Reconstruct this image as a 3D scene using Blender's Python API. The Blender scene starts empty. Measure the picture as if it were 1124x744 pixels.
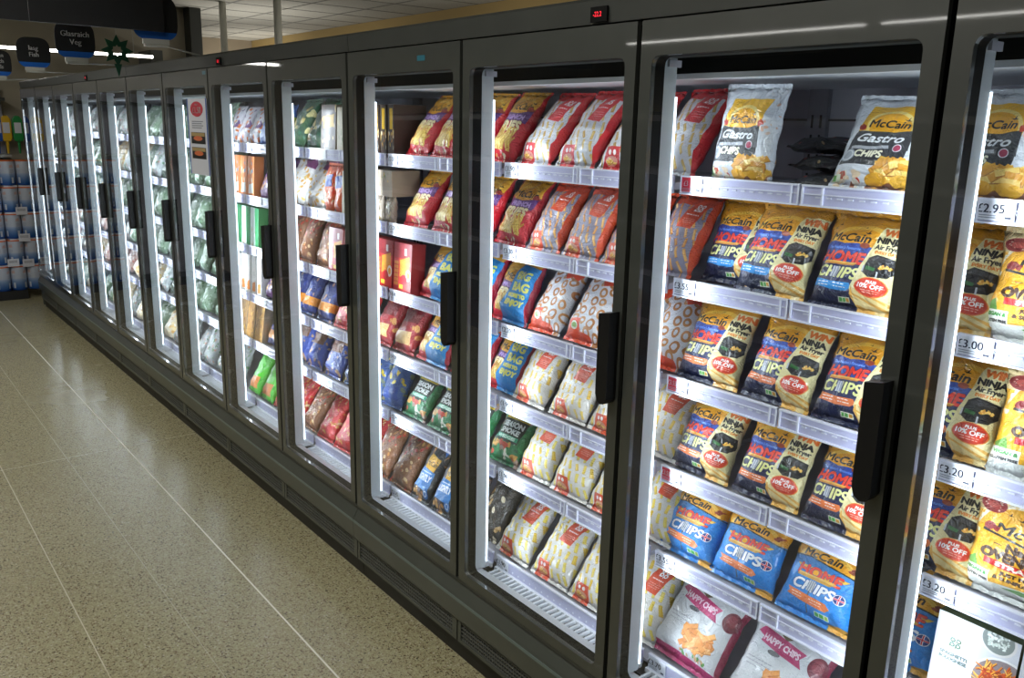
import bpy, math, random
import numpy as np
from mathutils import Matrix, Vector, noise
random.seed(7)
S = bpy.context.scene
COL = S.collection
D = bpy.data

# ------------------------------------------------------------------ camera
F_PX, YAW, PITCH, ROLL = 948.4, 0.6679291, -0.2401984, 0.0231083
CAM = Vector((-1.4776, -0.7326, 1.7642))
cy, sy, cp, sp = math.cos(YAW), math.sin(YAW), math.cos(PITCH), math.sin(PITCH)
fw = Vector((sy*cp, cy*cp, sp)); rt = Vector((cy, -sy, 0)); up = rt.cross(fw)
r2 = rt*math.cos(ROLL) + up*math.sin(ROLL); u2 = up*math.cos(ROLL) - rt*math.sin(ROLL)
cd = D.cameras.new('camera'); cam = D.objects.new('camera', cd); COL.objects.link(cam)
cd.sensor_width = 36; cd.lens = 36*F_PX/1124; cd.clip_start = .02; cd.clip_end = 60
M = Matrix((r2, u2, -fw)).transposed().to_4x4(); M.translation = CAM
cam.matrix_world = M
S.camera = cam
S.view_settings.view_transform = 'Standard'; S.view_settings.look = 'None'
S.view_settings.exposure = 0.0; S.view_settings.gamma = 1
S.cycles.max_bounces = 8; S.cycles.transparent_max_bounces = 16
S.cycles.sample_clamp_indirect = 4
S.cycles.use_denoising = True
W = D.worlds.new('world'); S.world = W; W.use_nodes = True
W.node_tree.nodes['Background'].inputs[0].default_value = (.5, .55, .6, 1)
W.node_tree.nodes['Background'].inputs[1].default_value = .02

def area(name, loc, size, size_y, power, direction, color=(1, 1, 1), spread=180):
    l = D.lights.new(name, 'AREA'); l.shape = 'RECTANGLE'; l.size = size; l.size_y = size_y
    l.energy = power; l.color = color; l.spread = math.radians(spread)
    o = D.objects.new(name, l); COL.objects.link(o); o.location = loc
    o.rotation_euler = Vector(direction).to_track_quat('-Z', 'Y').to_euler()
    return o
CEIL = 2.93
PW_CEIL, PW_LED, LED_EMIT = 42, 2.2, 4
# long light fittings under the ceiling (the emitting face is the lamp itself)
TUBES = [(-1.45, 1.0), (-1.45, 5.6), (-7.2, -1), (-7.2, 2.6), (-7.2, 6.2), (-4.4, 2.0)]

# ------------------------------------------------------------------ materials
MAT = {}
def mat(name, col=(.5, .5, .5), rough=.5, metal=0, emit=None, coat=0, bump=None, spec=.5, coat_rough=.05, trans=0):
    m = D.materials.new(name); m.use_nodes = True
    nt = m.node_tree; b = nt.nodes['Principled BSDF']
    b.inputs['Base Color'].default_value = (*col, 1); b.inputs['Roughness'].default_value = rough
    b.inputs['Metallic'].default_value = metal; b.inputs['Specular IOR Level'].default_value = spec
    b.inputs['Coat Weight'].default_value = coat; b.inputs['Coat Roughness'].default_value = coat_rough
    if emit:
        b.inputs['Emission Color'].default_value = (*emit[0], 1); b.inputs['Emission Strength'].default_value = emit[1]
    if bump:
        tc = nt.nodes.new('ShaderNodeTexCoord'); n = nt.nodes.new('ShaderNodeTexNoise'); bm_ = nt.nodes.new('ShaderNodeBump')
        n.inputs['Scale'].default_value = bump[0]; bm_.inputs['Strength'].default_value = bump[1]; bm_.inputs['Distance'].default_value = .01
        nt.links.new(tc.outputs['Object'], n.inputs['Vector']); nt.links.new(n.outputs['Fac'], bm_.inputs['Height'])
        nt.links.new(bm_.outputs[0], b.inputs['Normal'])
    MAT[name] = m
    return m
def vary(m, scale, c1, c2, stretch=(1, 1, 1)):
    """noise-varied base colour"""
    nt = m.node_tree; b = nt.nodes['Principled BSDF']
    tc = nt.nodes.new('ShaderNodeTexCoord'); mp = nt.nodes.new('ShaderNodeMapping'); n = nt.nodes.new('ShaderNodeTexNoise'); r = nt.nodes.new('ShaderNodeValToRGB')
    mp.inputs['Scale'].default_value = stretch; n.inputs['Scale'].default_value = scale; n.inputs['Detail'].default_value = 4
    r.color_ramp.elements[0].position = .35; r.color_ramp.elements[1].position = .65
    r.color_ramp.elements[0].color = (*c1, 1); r.color_ramp.elements[1].color = (*c2, 1)
    nt.links.new(tc.outputs['Object'], mp.inputs[0]); nt.links.new(mp.outputs[0], n.inputs['Vector'])
    nt.links.new(n.outputs['Fac'], r.inputs[0]); nt.links.new(r.outputs[0], b.inputs['Base Color'])
    return m
vary(mat('door_grey', rough=.4, coat=1, coat_rough=.03), 9, (.050, .055, .049), (.058, .063, .056))
vary(mat('fascia_grey', rough=.45), 6, (.045, .049, .044), (.053, .057, .051))
vary(mat('bumper_grey', rough=.35, coat=.2), 6, (.075, .083, .070), (.088, .096, .082))
mat('bumper_edge', (.16, .21, .20), .3)  # paler colour paints the highlight along the bumper ridge
mat('black', (.006, .006, .006), .45); mat('black_gloss', (.004, .004, .004), .18, coat=.5)
mat('spacer_black', (.004, .004, .004), .6, spec=.15)
mat('handle_black', (.006, .006, .007), .42)
vary(mat('kick_black', rough=.5), 12, (.006, .006, .006), (.012, .012, .011))
mat('vent_dark', (.006, .006, .006), .5); mat('vent_bar', (.10, .105, .095), .4)
vary(mat('mullion_grey', rough=.4), 8, (.55, .60, .63), (.60, .65, .68))
vary(mat('liner', rough=.4), 5, (.42, .42, .48), (.55, .55, .62))
vary(mat('liner_white', rough=.35), 5, (.70, .74, .80), (.80, .84, .88))
mat('grille_white', (.80, .82, .86), .35); mat('slot_dark', (.012, .014, .018), .7)
mat('sill_grey', (.75, .78, .82), .4)
mat('strip_plastic', (.60, .60, .84), .3, coat=.5, coat_rough=.16); mat('strip_lip', (.82, .83, .95), .3, coat=.4, coat_rough=.15)
mat('ticket', (.74, .76, .84), .5); mat('ticket_red', (.62, .02, .05), .5)
mat('ink', (.015, .02, .05), .5); mat('white_ink', (.8, .8, .8), .5); mat('grey_ink', (.25, .27, .33), .5)
mat('led', (1, 1, 1), emit=((.80, .90, 1), LED_EMIT)); mat('tube', (1, 1, 1), emit=((1, .98, .93), 18))
mat('red_digit', (.2, 0, 0), emit=((1, .02, .04), 2.2))
mat('metal_dark', (.1, .1, .1), .35, .8); mat('metal_rod', (.45, .45, .43), .4, .6)
mat('clamp', (.42, .42, .38), .35); mat('sign_black', (.006, .006, .007), .5); mat('sign_blue', (.0, .09, .42), .5)
mat('sign_text', (.85, .85, .85), .5); mat('star_green', (.012, .09, .045), .5)
vary(mat('wall_beige', rough=.8), 3, (.42, .38, .30), (.46, .42, .33)); vary(mat('wall_grey', rough=.8), 3, (.13, .14, .13), (.15, .16, .15))
mat('wall_ochre', (.42, .30, .12), .8); vary(mat('wall_brown', rough=.8), 3, (.32, .27, .20), (.36, .30, .22))
vary(mat('ceiling_tile', rough=.9), 40, (.40, .39, .35), (.46, .45, .40)); mat('ceiling_grid', (.2, .2, .18), .7)
mat('pole_white', (.62, .62, .55), .5); mat('column_dark', (.03, .033, .03), .5)
mat('shelf_dark', (.02, .02, .022), .5); mat('shelf_edge', (.30, .31, .30), .4)
mat('tub_orange', (.75, .18, .06), .35); mat('bottle_yellow', (.80, .50, .03), .3); mat('bottle_green', (.03, .30, .08), .3); mat('bottle_blue', (.02, .10, .45), .3)
mat('sticker_teal', (.03, .16, .22), .4); mat('upright_grey', (.30, .30, .34), .4)

# glass: clear film of reflection over a transparent pane
m = D.materials.new('door_glass'); m.use_nodes = True; nt = m.node_tree; nt.nodes.clear()
o_ = nt.nodes.new('ShaderNodeOutputMaterial'); mx = nt.nodes.new('ShaderNodeMixShader'); tr = nt.nodes.new('ShaderNodeBsdfTransparent'); gl = nt.nodes.new('ShaderNodeBsdfGlossy')
tr.inputs[0].default_value = (.93, .955, .96, 1); gl.inputs['Roughness'].default_value = .0; gl.inputs['Color'].default_value = (1, 1, 1, 1)
fr = nt.nodes.new('ShaderNodeFresnel'); fr.inputs['IOR'].default_value = 1.62
ge = nt.nodes.new('ShaderNodeNewGeometry'); ma = nt.nodes.new('ShaderNodeMath'); ma.operation = 'SUBTRACT'; ma.inputs[0].default_value = 1; mm = nt.nodes.new('ShaderNodeMath'); mm.operation = 'MULTIPLY'
nt.links.new(ge.outputs['Backfacing'], ma.inputs[1]); nt.links.new(fr.outputs[0], mm.inputs[0]); nt.links.new(ma.outputs[0], mm.inputs[1])
nt.links.new(mm.outputs[0], mx.inputs[0]); nt.links.new(tr.outputs[0], mx.inputs[1]); nt.links.new(gl.outputs[0], mx.inputs[2]); nt.links.new(mx.outputs[0], o_.inputs[0])
MAT['door_glass'] = m

# terrazzo
def terrazzo():
    m = D.materials.new('terrazzo'); m.use_nodes = True; nt = m.node_tree; b = nt.nodes['Principled BSDF']
    N = nt.nodes.new; L = nt.links.new
    tc = N('ShaderNodeTexCoord')
    def chips(scale, th, loc, stretch=(1, 1, 1)):
        mp = N('ShaderNodeMapping'); mp.inputs['Location'].default_value = loc; mp.inputs['Scale'].default_value = stretch
        w = N('ShaderNodeTexNoise'); w.inputs['Scale'].default_value = scale*.8
        ad = N('ShaderNodeVectorMath'); ad.operation = 'MULTIPLY_ADD'; ad.inputs[1].default_value = (.012, .012, .012)
        v = N('ShaderNodeTexVoronoi'); v.inputs['Scale'].default_value = scale
        L(tc.outputs['Object'], mp.inputs[0]); L(mp.outputs[0], w.inputs['Vector']); L(w.outputs['Color'], ad.inputs[0]); L(mp.outputs[0], ad.inputs[2]); L(ad.outputs[0], v.inputs['Vector'])
        sep = N('ShaderNodeSeparateColor'); L(v.outputs['Color'], sep.inputs[0])
        k = N('ShaderNodeMath'); k.operation = 'MULTIPLY'; k.inputs[1].default_value = th; L(sep.outputs[0], k.inputs[0])
        c = N('ShaderNodeMath'); c.operation = 'LESS_THAN'; L(v.outputs['Distance'], c.inputs[0]); L(k.outputs[0], c.inputs[1])
        return c.outputs[0], sep.outputs[1]
    base = N('ShaderNodeTexNoise'); base.inputs['Scale'].default_value = 90; L(tc.outputs['Object'], base.inputs['Vector'])
    rp = N('ShaderNodeValToRGB'); rp.color_ramp.elements[0].position = .35; rp.color_ramp.elements[1].position = .65
    rp.color_ramp.elements[0].color = (.35, .325, .185, 1); rp.color_ramp.elements[1].color = (.49, .465, .285, 1); L(base.outputs['Fac'], rp.inputs[0])
    cur = rp.outputs[0]
    for sc, th, loc, cA, st in ((150, .46, (0, 0, 0), (.17, .115, .06, 1), (1, .6, 1)), (110, .36, (3, 1, 0), (.055, .04, .025, 1), (.7, 1, 1)), (90, .34, (7, 4, 0), (.58, .54, .40, 1), (1, 1, 1)), (220, .5, (1, 9, 0), (.24, .18, .10, 1), (1, 1, 1))):
        f_, _ = chips(sc, th, loc, st)
        mx = N('ShaderNodeMix'); mx.data_type = 'RGBA'; L(f_, mx.inputs[0]); L(cur, mx.inputs[6]); mx.inputs[7].default_value = cA; cur = mx.outputs[2]
    L(cur, b.inputs['Base Color'])
    rn = N('ShaderNodeTexNoise'); rn.inputs['Scale'].default_value = 1.3; rn.inputs['Detail'].default_value = 5; L(tc.outputs['Object'], rn.inputs['Vector'])
    mr = N('ShaderNodeMapRange'); mr.inputs[3].default_value = .20; mr.inputs[4].default_value = .32; L(rn.outputs['Fac'], mr.inputs[0]); L(mr.outputs[0], b.inputs['Roughness'])
    b.inputs['Specular IOR Level'].default_value = .45
    MAT['terrazzo'] = m
terrazzo()
mat('grout_light', (.88, .86, .74), .5); mat('grout_faint', (.62, .58, .42), .5)

# ------------------------------------------------------------------ mesh helpers
def link(name, me, parent=None):
    o = D.objects.new(name, me); COL.objects.link(o)
    if parent is not None: o.parent = parent
    return o
class MB:
    def __init__(s): s.v = []; s.f = []; s.m = []; s.mats = []
    def mi(s, m):
        if m not in s.mats: s.mats.append(m)
        return s.mats.index(m)
    def add(s, vs, fs, m):
        n = len(s.v); s.v += [tuple(v) for v in vs]; s.f += [tuple(n+i for i in f) for f in fs]; s.m += [s.mi(m)]*len(fs); return s
    def box(s, x0, x1, y0, y1, z0, z1, m):
        vs = [(x, y, z) for x in (x0, x1) for y in (y0, y1) for z in (z0, z1)]
        return s.add(vs, [(0, 1, 3, 2), (4, 6, 7, 5), (0, 4, 5, 1), (2, 3, 7, 6), (0, 2, 6, 4), (1, 5, 7, 3)], m)
    def prism(s, prof, y0, y1, m, closed=True):
        """profile of (x, z) points run along y"""
        n = len(prof); vs = [(x, y0, z) for x, z in prof] + [(x, y1, z) for x, z in prof]
        fs = [(i, (i+1) % n, n+(i+1) % n, n+i) for i in range(n if closed else n-1)]
        if closed: fs += [tuple(range(n-1, -1, -1)), tuple(range(n, 2*n))]
        return s.add(vs, fs, m)
    def plate(s, pts, x0, x1, m):
        """(y, z) outline facing -x with thickness x0..x1"""
        n = len(pts); vs = [(x0, y, z) for y, z in pts] + [(x1, y, z) for y, z in pts]
        return s.add(vs, [tuple(range(n)), tuple(range(2*n-1, n-1, -1))] + [(i, n+i, n+(i+1) % n, (i+1) % n) for i in range(n)], m)
    def plate_y(s, pts, y0, y1, m):
        n = len(pts); vs = [(x, y0, z) for x, z in pts] + [(x, y1, z) for x, z in pts]
        return s.add(vs, [tuple(range(n)), tuple(range(2*n-1, n-1, -1))] + [(i, (i+1) % n, n+(i+1) % n, n+i)[::-1] for i in range(n)], m)
    def cyl(s, p0, p1, r0, r1, m, n=12, caps=True):
        p0, p1 = Vector(p0), Vector(p1); d = (p1-p0).normalized(); a = d.orthogonal().normalized(); b = d.cross(a)
        vs = [p0+(a*math.cos(2*math.pi*i/n)+b*math.sin(2*math.pi*i/n))*r0 for i in range(n)] + [p1+(a*math.cos(2*math.pi*i/n)+b*math.sin(2*math.pi*i/n))*r1 for i in range(n)]
        fs = [(i, (i+1) % n, n+(i+1) % n, n+i) for i in range(n)]
        if caps: fs += [tuple(range(n-1, -1, -1)), tuple(range(n, 2*n))]
        return s.add(vs, fs, m)
    def mesh(s, name, smooth=False):
        me = D.meshes.new(name); me.from_pydata(s.v, [], s.f)
        for m in s.mats: me.materials.append(MAT[m] if isinstance(m, str) else m)
        me.polygons.foreach_set('material_index', s.m)
        if smooth: me.polygons.foreach_set('use_smooth', [True]*len(s.f))
        me.update(); return me
    def build(s, name, parent=None, smooth=False, bevel=0):
        o = link(name, s.mesh(name, smooth), parent)
        if bevel:
            b = o.modifiers.new('bevel', 'BEVEL'); b.width = bevel; b.segments = 2; b.limit_method = 'ANGLE'
        return o
def tag(o, label, cat, group=None):
    o['label'] = label; o['category'] = cat
    if group: o['group'] = group
    return o
def struct(o): o['kind'] = 'structure'; return o
def empty(name, loc=(0, 0, 0)):
    o = D.objects.new(name, None); COL.objects.link(o); o.location = loc; o.empty_display_size = .1; return o
def rounded(y0, y1, z0, z1, r, n=5):
    pts = []
    for cx, cz, a0 in ((y1-r, z1-r, 0), (y0+r, z1-r, 90), (y0+r, z0+r, 180), (y1-r, z0+r, 270)):
        for i in range(n+1):
            a = math.radians(a0+90*i/n); pts.append((cx+r*math.cos(a), cz+r*math.sin(a)))
    return pts
def ring(mb, outer, inner, r, x0, x1, m, minner=None):
    ins = rounded(*inner, r); oy0, oy1, oz0, oz1 = outer; n = len(ins); q = n//4
    outs = [[(oy1, oz1), (oy0, oz1), (oy0, oz0), (oy1, oz0)][i//q] for i in range(n)]
    vs = [(x0, *p) for p in ins]+[(x0, *p) for p in outs]+[(x1, *p) for p in ins]+[(x1, *p) for p in outs]
    f1, f2 = [], []
    for i in range(n):
        j = (i+1) % n
        same = outs[i] == outs[j]
        f1.append((i, n+i, j) if same else (i, n+i, n+j, j))
        f1.append((2*n+i, 2*n+j, 3*n+i) if same else (2*n+i, 2*n+j, 3*n+j, 3*n+i))
        if not same: f1.append((n+i, 3*n+i, 3*n+j, n+j))
        f2.append((i, j, 2*n+j, 2*n+i))
    k = len(mb.v); mb.add(vs, f1, m); n0 = k
    mb.f += [tuple(n0+a for a in f) for f in f2]; mb.m += [mb.mi(minner or m)]*len(f2)

# text outlines from the built-in font
GL = {}
def glyphs(s):
    if s in GL: return GL[s]
    c = D.curves.new('t', 'FONT'); c.body = s; c.resolution_u = 3; c.fill_mode = 'FRONT'
    o = D.objects.new('t', c); me = o.to_mesh()
    v = np.array([x.co[:2] for x in me.vertices]).reshape(-1, 2); f = [tuple(p.vertices) for p in me.polygons]
    o.to_mesh_clear(); D.objects.remove(o); D.curves.remove(c)
    if len(v) == 0: v = np.zeros((1, 2))
    v[:, 0] -= (v[:, 0].min()+v[:, 0].max())/2
    GL[s] = (v, f); return GL[s]
def text_mesh(mb, s, h, m, place, bold=True):
    """flat lettering laid on a surface; place(u, w) -> point"""
    v, f = glyphs(s); k = h/.7
    for off in ((0, 0), (h*.05, 0)) if bold else ((0, 0),):
        mb.add([place(a*k+off[0], b*k) for a, b in v], f, m)

# ------------------------------------------------------------------ printed artwork (drawn into pixel arrays)
def srgb(h): return tuple(int(h[i:i+2], 16)/255 for i in (0, 2, 4))
class Art:
    def __init__(s, w, h, bg, ppu=3.2):
        s.w, s.h, s.p = w, h, ppu; s.W, s.H = int(w*ppu), int(h*ppu)
        s.a = np.ones((s.H, s.W, 3), np.float32)*np.array(srgb(bg), np.float32); s.r = random.Random(hash((w, h, len(bg))) & 255)
    def mask(s, edges, bold=0):
        ss = 2; e = np.asarray(edges, float)*s.p*ss; H, Wd = s.H*ss, s.W*ss
        T = np.zeros((H, Wd+1), np.int32)
        y0, y1 = e[:, 1], e[:, 3]; sw = y0 > y1
        e[sw] = e[sw][:, [2, 3, 0, 1]]; y0, y1 = e[:, 1], e[:, 3]
        a = np.clip(np.ceil(y0-.5), 0, H).astype(int); b = np.clip(np.ceil(y1-.5), 0, H).astype(int); n = np.maximum(b-a, 0)
        if n.sum() == 0: return np.zeros((s.H, s.W), np.float32)
        idx = np.repeat(np.arange(len(e)), n); off = np.arange(n.sum())-np.repeat(np.cumsum(n)-n, n); rows = a[idx]+off
        ee = e[idx]; x = ee[:, 0]+(rows+.5-ee[:, 1])*(ee[:, 2]-ee[:, 0])/(ee[:, 3]-ee[:, 1])
        np.add.at(T, (rows, np.clip(np.round(x), 0, Wd).astype(int)), 1)
        mk = (np.cumsum(T, 1)[:, :Wd] & 1).astype(bool)
        for _ in range(int(round(bold*s.p*ss))):
            q = mk.copy(); q[1:] |= mk[:-1]; q[:-1] |= mk[1:]; q[:, 1:] |= mk[:, :-1]; q[:, :-1] |= mk[:, 1:]; mk = q
        return mk.reshape(s.H, ss, s.W, ss).mean((1, 3)).astype(np.float32)
    def paint(s, mk, col, al=1):
        c = np.array(srgb(col) if isinstance(col, str) else col, np.float32); k = (mk*al)[:, :, None]; s.a = s.a*(1-k)+c*k
    def poly(s, pts, col, al=1, bold=0):
        e = [(*pts[i], *pts[(i+1) % len(pts)]) for i in range(len(pts))]; s.paint(s.mask(e, bold), col, al)
    def rect(s, x0, x1, y0, y1, col, al=1): s.poly([(x0, y0), (x1, y0), (x1, y1), (x0, y1)], col, al)
    def ell(s, cx, cy, rx, ry, col, al=1, n=28): s.poly([(cx+rx*math.cos(t*2*math.pi/n), cy+ry*math.sin(t*2*math.pi/n)) for t in range(n)], col, al)
    def ringe(s, cx, cy, rx, ry, w, col, al=1):
        e = []
        for k in (1, -1):
            q = [(cx+(rx+k*w)*math.cos(t*.2618), cy+(ry+k*w)*math.sin(t*.2618)) for t in range(24)]
            e += [(*q[i], *q[(i+1) % 24]) for i in range(24)]
        s.paint(s.mask(e), col, al)
    def text(s, t, cx, cy, h, col, wid=None, bold=.3, shear=0, rot=0, outline=None, ow=1):
        v, f = glyphs(t); k = h/.7; kx = k
        if wid: kx = wid/max(v[:, 0].max()-v[:, 0].min(), .01)
        X = v[:, 0]*kx + v[:, 1]*k*shear; Y = v[:, 1]*k - h/2
        c_, s_ = math.cos(math.radians(rot)), math.sin(math.radians(rot))
        P = np.stack([cx+X*c_-Y*s_, cy+X*s_+Y*c_], 1)
        e = []
        for q in f:
            for i in range(len(q)): e.append((*P[q[i]], *P[q[(i+1) % len(q)]]))
        if not e: return
        if outline: s.paint(s.mask(e, bold+ow), outline)
        s.paint(s.mask(e, bold), col)
    def chips(s, x0, x1, y0, y1, n, l, w, cols, ang=(60, 120), seed=1, crinkle=False, edge='a86a20'):
        r = random.Random(seed)
        for i in range(n):
            cx, cy = r.uniform(x0, x1), r.uniform(y0, y1); a = math.radians(r.uniform(*ang)); ll = l*r.uniform(.75, 1.15)/2; ww = w/2
            q = []
            for k in ((-1, -1), (1, -1), (1, 1), (-1, 1)): q.append((cx+k[0]*ll*math.cos(a)-k[1]*ww*math.sin(a), cy+k[0]*ll*math.sin(a)+k[1]*ww*math.cos(a)))
            s.poly([(x+.7, y-.8) for x, y in q], edge, .85); s.poly(q, r.choice(cols))
    def grid_chips(s, nx, ny, l, w, cols, ang, seed=3, skip=None, edge='b07830', crinkle=0):
        r = random.Random(seed)
        for j in range(ny):
            for i in range(nx):
                cx = (i+.5+.5*(j % 2))*s.w/nx+r.uniform(-1, 1); cy = (j+.5)*s.h/ny+r.uniform(-1, 1)
                a = math.radians(ang+r.uniform(-14, 14)); ll, ww = l/2*r.uniform(.85, 1.1), w/2
                ex, ey = math.cos(a), math.sin(a); q = []
                m_ = 9 if crinkle else 2
                for k in range(m_+1): t = -ll+2*ll*k/m_; o = ww*(1+(.25 if k % 2 else -.1)*crinkle); q.append((cx+t*ex-o*ey, cy+t*ey+o*ex))
                for k in range(m_, -1, -1): t = -ll+2*ll*k/m_; o = -ww*(1+(-.1 if k % 2 else .25)*crinkle); q.append((cx+t*ex-o*ey, cy+t*ey+o*ex))
                s.poly([(x+.5, y-.6) for x, y in q], edge, .5); s.poly(q, r.choice(cols))
                s.poly([(cx-ll*.8*ex-ww*.5*ey, cy-ll*.8*ey+ww*.5*ex), (cx+ll*.8*ex-ww*.5*ey, cy+ll*.8*ey+ww*.5*ex), (cx+ll*.8*ex, cy+ll*.8*ey), (cx-ll*.8*ex, cy-ll*.8*ey)], 'fff0a8', .45)
    def blobs(s, x0, x1, y0, y1, n, r0, r1, cols, seed=1, al=1, asp=1.3):
        r = random.Random(seed)
        for i in range(n):
            cx, cy, q, a = r.uniform(x0, x1), r.uniform(y0, y1), r.uniform(r0, r1), r.uniform(0, 3.14)
            p = []
            for t in range(10):
                b = t*.628; u, v = q*asp*math.cos(b)*r.uniform(.85, 1.1), q/asp*math.sin(b)*r.uniform(.85, 1.1)
                p.append((cx+u*math.cos(a)-v*math.sin(a), cy+u*math.sin(a)+v*math.cos(a)))
            s.poly(p, r.choice(cols), al)
    def lines(s, x0, x1, y, n, gap, col, th=.8, al=.8, seed=1):
        """lines of print too small to read"""
        r = random.Random(seed)
        for i in range(n):
            x = x0+r.uniform(0, 3)
            while x < x1-2:
                q = min(x+r.uniform(2, 6), x1); s.rect(x, q, y-i*gap-th/2, y-i*gap+th/2, col, al); x = q+1
    def squash(s, k):
        idx = np.minimum((np.arange(s.H)/k).astype(int), s.H-1); s.a = s.a[idx]; return s
    def image(s, name):
        im = D.images.new(name, s.W, s.H, alpha=False)
        px = np.ones((s.H, s.W, 4), np.float32); px[:, :, :3] = np.clip(s.a, 0, 1); im.pixels.foreach_set(px.ravel()); im.update(); im.pack(); return im

def print_mat(name, art, rough=.3, coat=.8, wr=.5):
    m = D.materials.new(name); m.use_nodes = True; nt = m.node_tree; b = nt.nodes['Principled BSDF']; L = nt.links.new
    t = nt.nodes.new('ShaderNodeTexImage'); t.image = art.image(name); t.extension = 'EXTEND'
    L(t.outputs[0], b.inputs['Base Color']); b.inputs['Roughness'].default_value = rough
    b.inputs['Coat Weight'].default_value = coat; b.inputs['Coat Roughness'].default_value = .09
    if wr:
        tc = nt.nodes.new('ShaderNodeTexCoord'); n = nt.nodes.new('ShaderNodeTexNoise'); n.inputs['Scale'].default_value = 16; n.inputs['Detail'].default_value = 4; n.inputs['Distortion'].default_value = 2.2; n.inputs['Roughness'].default_value = .6
        oi = nt.nodes.new('ShaderNodeObjectInfo'); ad = nt.nodes.new('ShaderNodeVectorMath'); sc = nt.nodes.new('ShaderNodeVectorMath'); sc.operation = 'SCALE'; sc.inputs[3].default_value = 20
        L(oi.outputs['Random'], sc.inputs[0]); L(tc.outputs['Object'], ad.inputs[0]); L(sc.outputs[0], ad.inputs[1]); L(ad.outputs[0], n.inputs['Vector'])
        bu = nt.nodes.new('ShaderNodeBump'); vo = nt.nodes.new('ShaderNodeTexVoronoi'); vo.feature = 'DISTANCE_TO_EDGE'; vo.inputs['Scale'].default_value = 17
        dv = nt.nodes.new('ShaderNodeVectorMath'); dv.operation = 'MULTIPLY_ADD'; dv.inputs[1].default_value = (.12, .12, .12); L(n.outputs['Color'], dv.inputs[0]); L(ad.outputs[0], dv.inputs[2]); L(dv.outputs[0], vo.inputs['Vector'])
        cl = nt.nodes.new('ShaderNodeMath'); cl.operation = 'MINIMUM'; cl.inputs[1].default_value = .16; L(vo.outputs['Distance'], cl.inputs[0])
        su = nt.nodes.new('ShaderNodeMath'); su.operation = 'MULTIPLY_ADD'; su.inputs[1].default_value = 1.6; L(cl.outputs[0], su.inputs[0]); L(n.outputs['Fac'], su.inputs[2])
        bu.inputs['Strength'].default_value = wr; bu.inputs['Distance'].default_value = .012; L(su.outputs[0], bu.inputs['Height'])
        L(bu.outputs[0], b.inputs['Normal']); L(bu.outputs[0], b.inputs['Coat Normal'])
    return m

def birds(A, pts, c='20180c'):
    for x, y, k in pts: A.poly([(x-2*k, y+.6*k), (x, y), (x+1.2*k, y+2.2*k), (x+.9*k, y+.2*k), (x+2.4*k, y-.3*k), (x, y-.6*k)], c)
def maker(A, cx, cy, w):
    """brush-written maker's name with a bird over the n"""
    A.text('McCain', cx, cy, w*.20, '17120c', wid=w, bold=w*.008, shear=.25)
    birds(A, [(cx+w*.40, cy+w*.14, w*.045)])
def sunband(A, x0, x1, y0, y1, mid='f2a91c', top='d9961a'):
    A.rect(x0, x1, y0, y1, top); c = (x0+x1)/2
    A.ell(c, y0+2, (x1-x0)*.42, (y1-y0)*.72, 'f7c34a'); A.ell(c, y0, (x1-x0)*.36, (y1-y0)*.62, mid)
def coop_mark(A, cx, cy, h, col, hole):
    for dx, dy in ((-.28, .27), (.28, .27), (-.28, -.27), (.28, -.27)):
        A.ell(cx+dx*h, cy+dy*h, h*.26, h*.26, col); A.ell(cx+dx*h, cy+dy*h, h*.12, h*.12, hole)
    A.rect(cx-.54*h, cx-.44*h, cy-.55*h, cy-.25*h, col); A.rect(cx+.02*h, cx+.12*h, cy-.62*h, cy-.25*h, col); A.rect(cx+.0*h, cx+.1*h, cy+.2*h, cy+.34*h, hole)
GOLD = ['f3c04a', 'e8a838', 'f6d070', 'dc9a30']
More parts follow.
